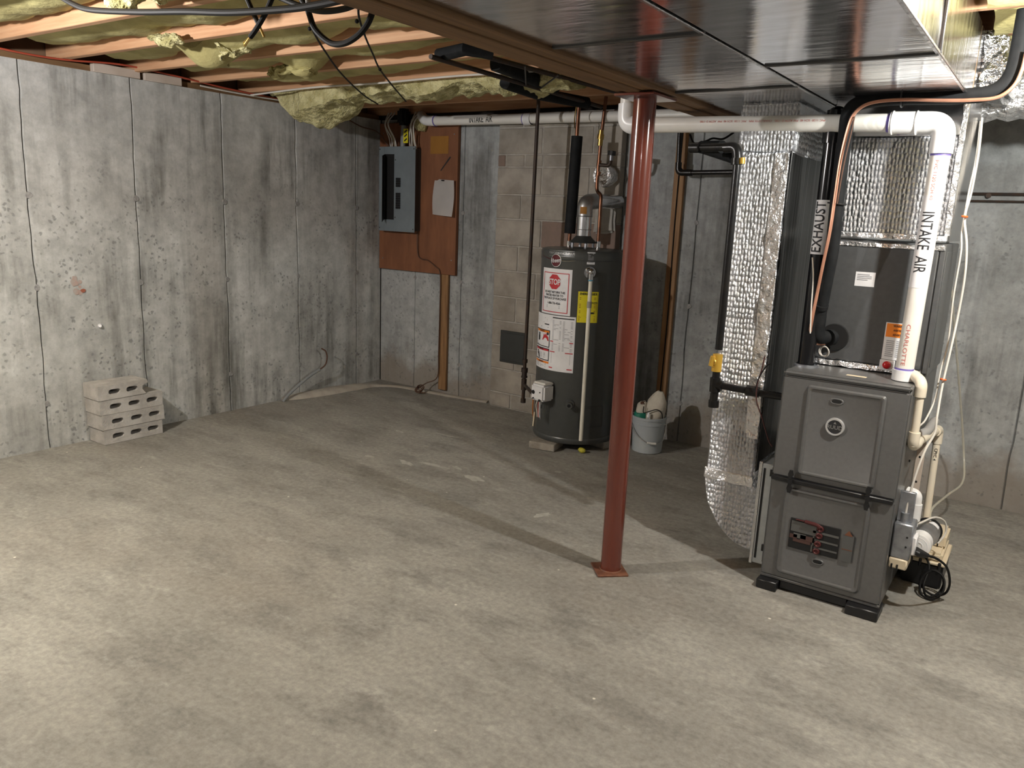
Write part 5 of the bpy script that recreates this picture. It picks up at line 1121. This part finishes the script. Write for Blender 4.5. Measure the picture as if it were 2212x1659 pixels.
# the crinkled foil flexible duct leaving the trunk to the right
fd = thing('flexible_duct', 'crinkled silver foil flexible duct leaving the plenum to the right', 'duct', (0.1, 4.2, 2.0))
bm = B(); pts = [(-0.46 + 0.04 * k, 4.20 + 0.02 * math.sin(k * 0.2), 2.128 + 0.001 * k) for k in range(30)]
tube(bm, pts, [0.125 + 0.006 * (-1) ** k for k in range(30)], 28); jit(bm, 0.018, 9, 2); jit(bm, 0.008, 22, 7); mk('sleeve', bm, mat_crinkle, fd)
bm = B(); torus(bm, (-0.40, 4.20, 2.128), 0.13, 0.012, (1, 0, 0), 32, 8); jit(bm, 0.006, 30, 1); mk('tape_collar', bm, mat_crinkle, fd)
bm = B(); box(bm, KX1 - 0.01, KX1 + 0.09, 3.60, 4.16, 2.05, 2.26, 0.02, 2); bmesh.ops.subdivide_edges(bm, edges=[e for e in bm.edges if e.calc_length() > 0.05], cuts=9, use_grid_fill=True); jit(bm, 0.022, 10, 3); jit(bm, 0.010, 26, 5); mk('foil_boot', bm, M('boot_foil', (0.62, 0.62, 0.63), 0.24, 1.0, (0.5, 0.5, 0.5), ns=6, bs=1.0, bscale=14, bd=0.05), fd)

# ------------------------------------------------------------ exhaust, refrigerant lines
ex = thing('exhaust_pipe', 'glossy black exhaust pipe rising from the furnace top left corner', 'pipe', (-0.815, 3.38, 0.95))
mk('pipe', tb([(-0.818, 3.38, 0.948), (-0.822, 3.38, 1.965)], 0.033, 28), mat_abs, ex)
mk('elbow', tb(rounded([(-0.822, 3.38, 1.84), (-0.822, 3.38, 1.945), (-0.83, 3.48, 1.95)], 0.05, 6), 0.040, 24), mat_abs, ex)
xl = mk('exhaust_label', (lambda bm: (put(bm, rect_geo(0.215, 0.075, 1, 14), (lambda a, b: Vector((-0.820 + 0.0338 * math.sin(-0.18 - b / 0.0338), 3.38 - 0.0338 * math.cos(-0.18 - b / 0.0338), 1.513 + a)))), bm)[1])(B()), mat_label, ex)
printed('lettering', xl, mat_ink, [(text_geo('EXHAUST', 0.042, 0.76, 0.012), 0, 0)], lambda a, b: Vector((-0.820 + 0.0349 * math.sin(-0.20 - b / 0.0349), 3.38 - 0.0349 * math.cos(-0.20 - b / 0.0349), 1.513 + a)), cut=-0.006)

sl_ = thing('suction_line', 'thick black foam covered refrigerant line looping over the furnace', 'pipe', (-0.76, 3.32, 1.08))
SP = [(-0.232,3.300,2.258), (-0.233,3.300,2.156), (-0.236,3.300,2.082), (-0.251,3.300,2.030), (-0.295,3.300,1.995), (-0.379,3.300,1.987), (-0.467,3.300,1.988), (-0.574,3.300,1.991), (-0.668,3.300,1.987), (-0.732,3.300,1.973), (-0.757,3.300,1.937), (-0.758,3.300,1.866), (-0.761,3.310,1.764), (-0.759,3.310,1.606), (-0.760,3.330,1.427), (-0.776,3.360,1.277), (-0.787,3.380,1.160), (-0.790,3.390,1.091)]
mk('foam_sleeve', tb(spline(SP, 6), 0.0265, 18), mat_foam, sl_)
mk('foam_elbow', tb(rounded([SP[-2], (SP[-1][0], SP[-1][1], 1.062), (-0.735, KY0 + 0.01, 1.068)], 0.035, 7), 0.0275, 18), mat_foam, sl_)
mk('foam_joint', tb([(-0.750, 3.425, 1.064), (-0.742, 3.44, 1.066)], 0.034, 18), mat_foam, sl_)
mk('foam_joint', cy((-0.783,3.365,1.204), (-0.786,3.370,1.188), 0.030, seg=18), mat_foam, sl_)
for a, b in ((SP[7], 0.0), (SP[13], 0.0)):
    bm = B(); torus(bm, a, 0.033, 0.0035, (1, 0, 0) if a is SP[7] else (0.1, 0, 1), 22, 6); mk('cable_tie', bm, mat_black, sl_)
LP = [(-0.207,3.262,2.118), (-0.211,3.262,2.060), (-0.227,3.262,2.009), (-0.269,3.262,1.974), (-0.344,3.262,1.968), (-0.445,3.262,1.971), (-0.551,3.262,1.978), (-0.644,3.262,1.976), (-0.698,3.262,1.962), (-0.730,3.262,1.928), (-0.745,3.265,1.870), (-0.757,3.270,1.761), (-0.761,3.275,1.623), (-0.765,3.280,1.499), (-0.780,3.300,1.371), (-0.794,3.320,1.240), (-0.803,3.330,1.143), (-0.809,3.360,1.082), (-0.795, 3.42, 1.035), (-0.76, 3.46, 1.035)]
ll = thing('liquid_line', 'thin bright copper refrigerant line following the black foam line', 'pipe', LP[-1])
mk('tube', tb(spline(LP, 6), 0.0062, 10), mat_coppercoat, ll)
cable('control_wire', 'thin brown control wire beside the copper line above the exhaust label', [(-0.723,3.255,1.924), (-0.728,3.255,1.861), (-0.740,3.255,1.743), (-0.747,3.260,1.605)], 0.0028, mat_wirebrown)
cable('control_wire', 'thin white wire beside the exhaust pipe below its label', [(-0.829,3.320,1.393), (-0.816,3.320,1.313), (-0.810,3.320,1.201), (-0.801,3.320,1.087)], 0.0028, mat_wirewhite)

# ============================================================ RIGHT OF THE FURNACE
dn_ = thing('condensate_drain', 'cream plastic drain pipe zigzagging along the furnace right side', 'pipe', (-0.36, 3.4, 0.2))
q0, q1, q2, q3, q4, q5 = (-0.44, 3.45, 0.985), (-0.438, 3.40, 0.985), (-0.3645, 3.285, 0.955), (-0.3625, 3.285, 0.705), (-0.336, 3.88, 0.655), (-0.325, 3.86, 0.19)
rD = 0.0155
mk('pipe', tb([q0, (-0.42, 3.372, 0.977), q2], rD, 16), mat_cpvc, dn_)
mk('elbow', tb(rounded([(-0.40, 3.34, 0.969), q2, (q2[0], q2[1], 0.90)], 0.028, 7), 0.021, 16), mat_cpvc, dn_)
mk('pipe', tb([(q2[0], q2[1], 0.93), q3], rD, 16), mat_cpvc, dn_)
mk('elbow', tb(rounded([(q3[0], q3[1], 0.76), q3, (-0.3585, 3.37, 0.698)], 0.028, 7), 0.021, 16), mat_cpvc, dn_)
mk('pipe', tb([q3, q4], rD, 16), mat_cpvc, dn_)
mk('elbow', tb(rounded([(-0.339, 3.80, 0.66), q4, (-0.335, 3.88, 0.59)], 0.028, 7), 0.021, 16), mat_cpvc, dn_)
mk('pipe', tb([(-0.336, 3.88, 0.64), q5], rD, 16), mat_cpvc, dn_)
mk('black_marking', (lambda bm: (put(bm, text_geo('CPVC 4120 SDR 11', 0.012, 1.0, 0.01), pipe_fn_z(-0.3325, 3.875, 0.50, 0.0162, 0.0)), bm)[1])(B()), mat_ink, dn_, smooth=False)
o = mk('vent_stub', tb(rounded([(-0.385, 3.45, 0.695), (-0.352, 3.60, 0.70), (-0.350, 3.80, 0.705)], 0.03, 5), 0.019, 16), M('grey_pvc', (0.36, 0.35, 0.34), 0.45)); settle(o); tag(o, 'greyish plastic pipe stub behind the zigzag drain pipe', 'pipe')
ms = thing('metal_strap', 'pale perforated metal strap standing behind the drain pipe', 'strap', (-0.375, 3.62, 0.3))
mk('strap', bxm(-0.381, -0.350, 3.62, 3.626, 0.30, 0.66, 0.001), mat_palewood, ms)
for z in (0.36, 0.47, 0.58): mk('hole', cy((-0.366, 3.6195, z), (-0.366, 3.622, z), 0.005, seg=10), mat_dark, ms)

jb = thing('junction_box', 'zinc electrical box on the lower right side of the furnace', 'electrical box', (-0.352, 3.31, 0.20))
mk('box', bxm(-0.382, -0.312, 3.27, 3.37, 0.245, 0.392, 0.005), mat_steel, jb)
mk('tan_bottom', bxm(-0.382, -0.316, 3.266, 3.374, 0.203, 0.246, 0.005), mat_tan, jb)
for x in (-0.372, -0.352): mk('bottom_slot', bxm(x, x + 0.006, 3.262, 3.268, 0.200, 0.222), mat_dark, jb)
for z in (0.30, 0.34): mk('box_screw', cy((-0.33, 3.268, z), (-0.33, 3.271, z), 0.004, seg=8), mat_ink, jb)
mk('bracket', bxm(-0.381, -0.325, 3.30, 3.315, 0.392, 0.515, 0.002), mat_steel, jb)
mk('clamp', cy((-0.352, 3.30, 0.392), (-0.352, 3.30, 0.43), 0.016, seg=14), mat_steel, jb)
mk('receptacle', bxm(-0.312, -0.296, 3.275, 3.345, 0.27, 0.345, 0.004), mat_label, jb)
el_ = thing('white_trap', 'short white plastic elbow above the drain blower', 'pipe', (-0.335, 3.46, 0.36))
mk('elbow', tb(rounded([(-0.375, 3.47, 0.465), (-0.338, 3.46, 0.465), (-0.337, 3.46, 0.40)], 0.03, 7), 0.021, 18), mat_pvcw, el_)
mk('collar', cy((-0.337, 3.46, 0.425), (-0.337, 3.46, 0.355), 0.0245, seg=18), mat_pvcw, el_)
mk('collar', cy((-0.337, 3.46, 0.375), (-0.337, 3.46, 0.330), 0.019, seg=18), mat_pvcw, el_)
bw = thing('pump_motor', 'round white and silver pump motor on the furnace right side', 'motor', (-0.295, 3.5, 0.2))
bm = B(); lathe(bm, -0.302, 0, [(0.030, 3.42), (0.046, 3.425), (0.048, 3.44), (0.044, 3.455), (0.047, 3.47), (0.047, 3.49), (0.03, 3.50)], 32, 'Y', 0.262); mk('white_housing', bm, mat_pvcw, bw)
bm = B(); torus(bm, (-0.302, 3.424, 0.262), 0.033, 0.004, (0, 1, 0), 28, 6); torus(bm, (-0.302, 3.422, 0.262), 0.016, 0.004, (0, 1, 0), 22, 6); mk('housing_rib', bm, mat_label, bw)
bm = B(); lathe(bm, -0.288, 0, [(0.03, 3.495), (0.048, 3.50), (0.048, 3.59), (0.042, 3.60), (0.02, 3.602)], 32, 'Y', 0.285); mk('motor_body', bm, mat_galvr, bw)
bm = B(); torus(bm, (-0.288, 3.575, 0.285), 0.049, 0.006, (0, 1, 0), 30, 6); mk('end_ring', bm, mat_black, bw)
mk('motor_label', (lambda bm: (put(bm, rect_geo(0.035, 0.045, 2, 6), lambda a, b: Vector((-0.288 + 0.0487 * math.sin(0.5 + b / 0.0487), 3.545 + a, 0.285 + 0.0487 * math.cos(0.5 + b / 0.0487)))), bm)[1])(B()), mat_label, bw)
mk('mount', bxm(-0.378, -0.33, 3.44, 3.56, 0.235, 0.315, 0.004), mat_steel, bw)
cable('motor_wire', 'white wire curling round the pump motor', [(-0.335, 3.46, 0.33), (-0.31, 3.47, 0.345), (-0.27, 3.55, 0.355), (-0.235, 3.60, 0.33), (-0.225, 3.61, 0.28), (-0.245, 3.58, 0.235)], 0.004, mat_wirewhite)

pm = thing('condensate_pump', 'low condensate pump with tan lid and black tank beside the furnace', 'pump', (-0.295, 3.78, 0))
mk('tank', bxm(-0.374, -0.214, 3.655, 3.92, 0.002, 0.110, 0.008, 2), mat_black, pm)
lid = mk('lid', bxm(-0.380, -0.208, 3.648, 3.926, 0.108, 0.122, 0.004), mat_tan, pm)
mk('lid_housing', bxm(-0.362, -0.224, 3.66, 3.905, 0.120, 0.160, 0.010, 2), mat_tan, pm)
mk('motor_housing', bxm(-0.368, -0.226, 3.745, 3.910, 0.155, 0.215, 0.010, 2), mat_tan, pm)
for k in range(5): mk('vent_slot', bxm(-0.335 + 0.019 * k, -0.330 + 0.019 * k, 3.741, 3.747, 0.165, 0.205), mat_dark, pm)
for x in (-0.345, -0.31, -0.235): mk('lid_hook', bxm(x, x + 0.012, 3.640, 3.650, 0.092, 0.128, 0.003), mat_black, pm)
pc = thing('power_cord', 'black power cord plugged at the box and coiled on the floor by the pump', 'cord', (-0.25, 3.56, 0))
mk('plug', tb([(-0.298, 3.30, 0.285), (-0.280, 3.29, 0.283), (-0.250, 3.30, 0.276)], [0.017, 0.017, 0.009], 14), mat_black, pc)
mk('cord', tb(spline([(-0.252, 3.30, 0.277), (-0.222, 3.33, 0.262), (-0.192, 3.40, 0.215), (-0.178, 3.47, 0.15), (-0.175, 3.53, 0.08), (-0.19, 3.56, 0.03), (-0.23, 3.56, 0.012), (-0.275, 3.575, 0.03), (-0.285, 3.585, 0.075), (-0.25, 3.59, 0.108), (-0.205, 3.58, 0.095), (-0.195, 3.55, 0.045), (-0.225, 3.52, 0.010), (-0.27, 3.53, 0.015), (-0.283, 3.56, 0.06), (-0.26, 3.585, 0.10), (-0.22, 3.60, 0.105), (-0.20, 3.595, 0.06), (-0.215, 3.57, 0.018), (-0.25, 3.54, 0.008), (-0.268, 3.545, 0.05), (-0.262, 3.60, 0.105), (-0.275, 3.63, 0.13), (-0.29, 3.655, 0.135)], 7), 0.0048, 8), mat_blackcab, pc)
# white low-voltage cables down the plenum side and their orange ties
WC = [(-0.361,3.860,1.978), (-0.348,3.800,1.836), (-0.342,3.700,1.676), (-0.343,3.620,1.575), (-0.319,3.600,1.468), (-0.308,3.600,1.342), (-0.310,3.600,1.175), (-0.312,3.550,1.048), (-0.315,3.500,0.923), (-0.309,3.420,0.806), (-0.306,3.400,0.744), (-0.324,3.360,0.684), (-0.337,3.330,0.612), (-0.347,3.310,0.520), (-0.352, 3.30, 0.425)]
cable('control_cable', 'white cable running down past the plenum to the zinc electrical box', WC, 0.0046, mat_wirewhite)
cable('control_cable', 'second white cable curving behind the drain pipe, left of the longer one', [(-0.365,3.860,1.965), (-0.354,3.800,1.818), (-0.349,3.680,1.666), (-0.345,3.620,1.520), (-0.335,3.600,1.440), (-0.336,3.600,1.265), (-0.329,3.600,1.078), (-0.334,3.550,0.970), (-0.333,3.500,0.863), (-0.348,3.440,0.785), (-0.366,3.420,0.753), (-0.382, 3.42, 0.71)], 0.0036, mat_wirewhite)
cable('clear_hose', 'translucent hose hanging down the plenum corner and along the back wall', [(-0.426,3.600,2.060), (-0.407,3.600,1.872), (-0.404,3.600,1.697), (-0.408,3.620,1.572), (-0.401,3.800,1.442), (-0.380,4.000,1.236), (-0.351,4.300,0.952), (-0.314,4.600,0.628), (-0.275,4.750,0.350), (-0.249,4.600,0.238), (-0.289,4.300,0.235), (-0.315, 3.90, 0.27), (-0.30, 3.88, 0.20)], 0.0055, mat_clear)
for n_, (p, lb) in enumerate((((-0.342,3.600,1.578), 'orange tie round the white cables near the plenum bottom'), ((-0.404,3.600,1.575), 'orange tie round the translucent hose'), ((-0.316,3.500,0.942), 'orange tie round the white cables beside the furnace top'))):
    bm = B(); torus(bm, p, 0.009, 0.004, (0.1, 0.1, 1), 16, 6); o = mk('orange_tie', bm, mat_orangetie); settle(o); tag(o, lb, 'cable tie')
hw_ = thing('metal_rods', 'pair of thin dark rods running along the upper back wall at the far right', 'rod', (0.6, 5.0, 1.69))
for z, r in ((1.722, 0.008), (1.684, 0.006)): mk('rod', tb([(-0.50, YB - 0.012, z), (1.8, YB - 0.012, z + 0.02)], r, 8), mat_rustiron, hw_)
for x in (-0.38, 0.3, 1.0): mk('staple', cy((x, YB - 0.014, 1.715), (x, YB - 0.022, 1.715), 0.014, seg=8), mat_rustiron, hw_)
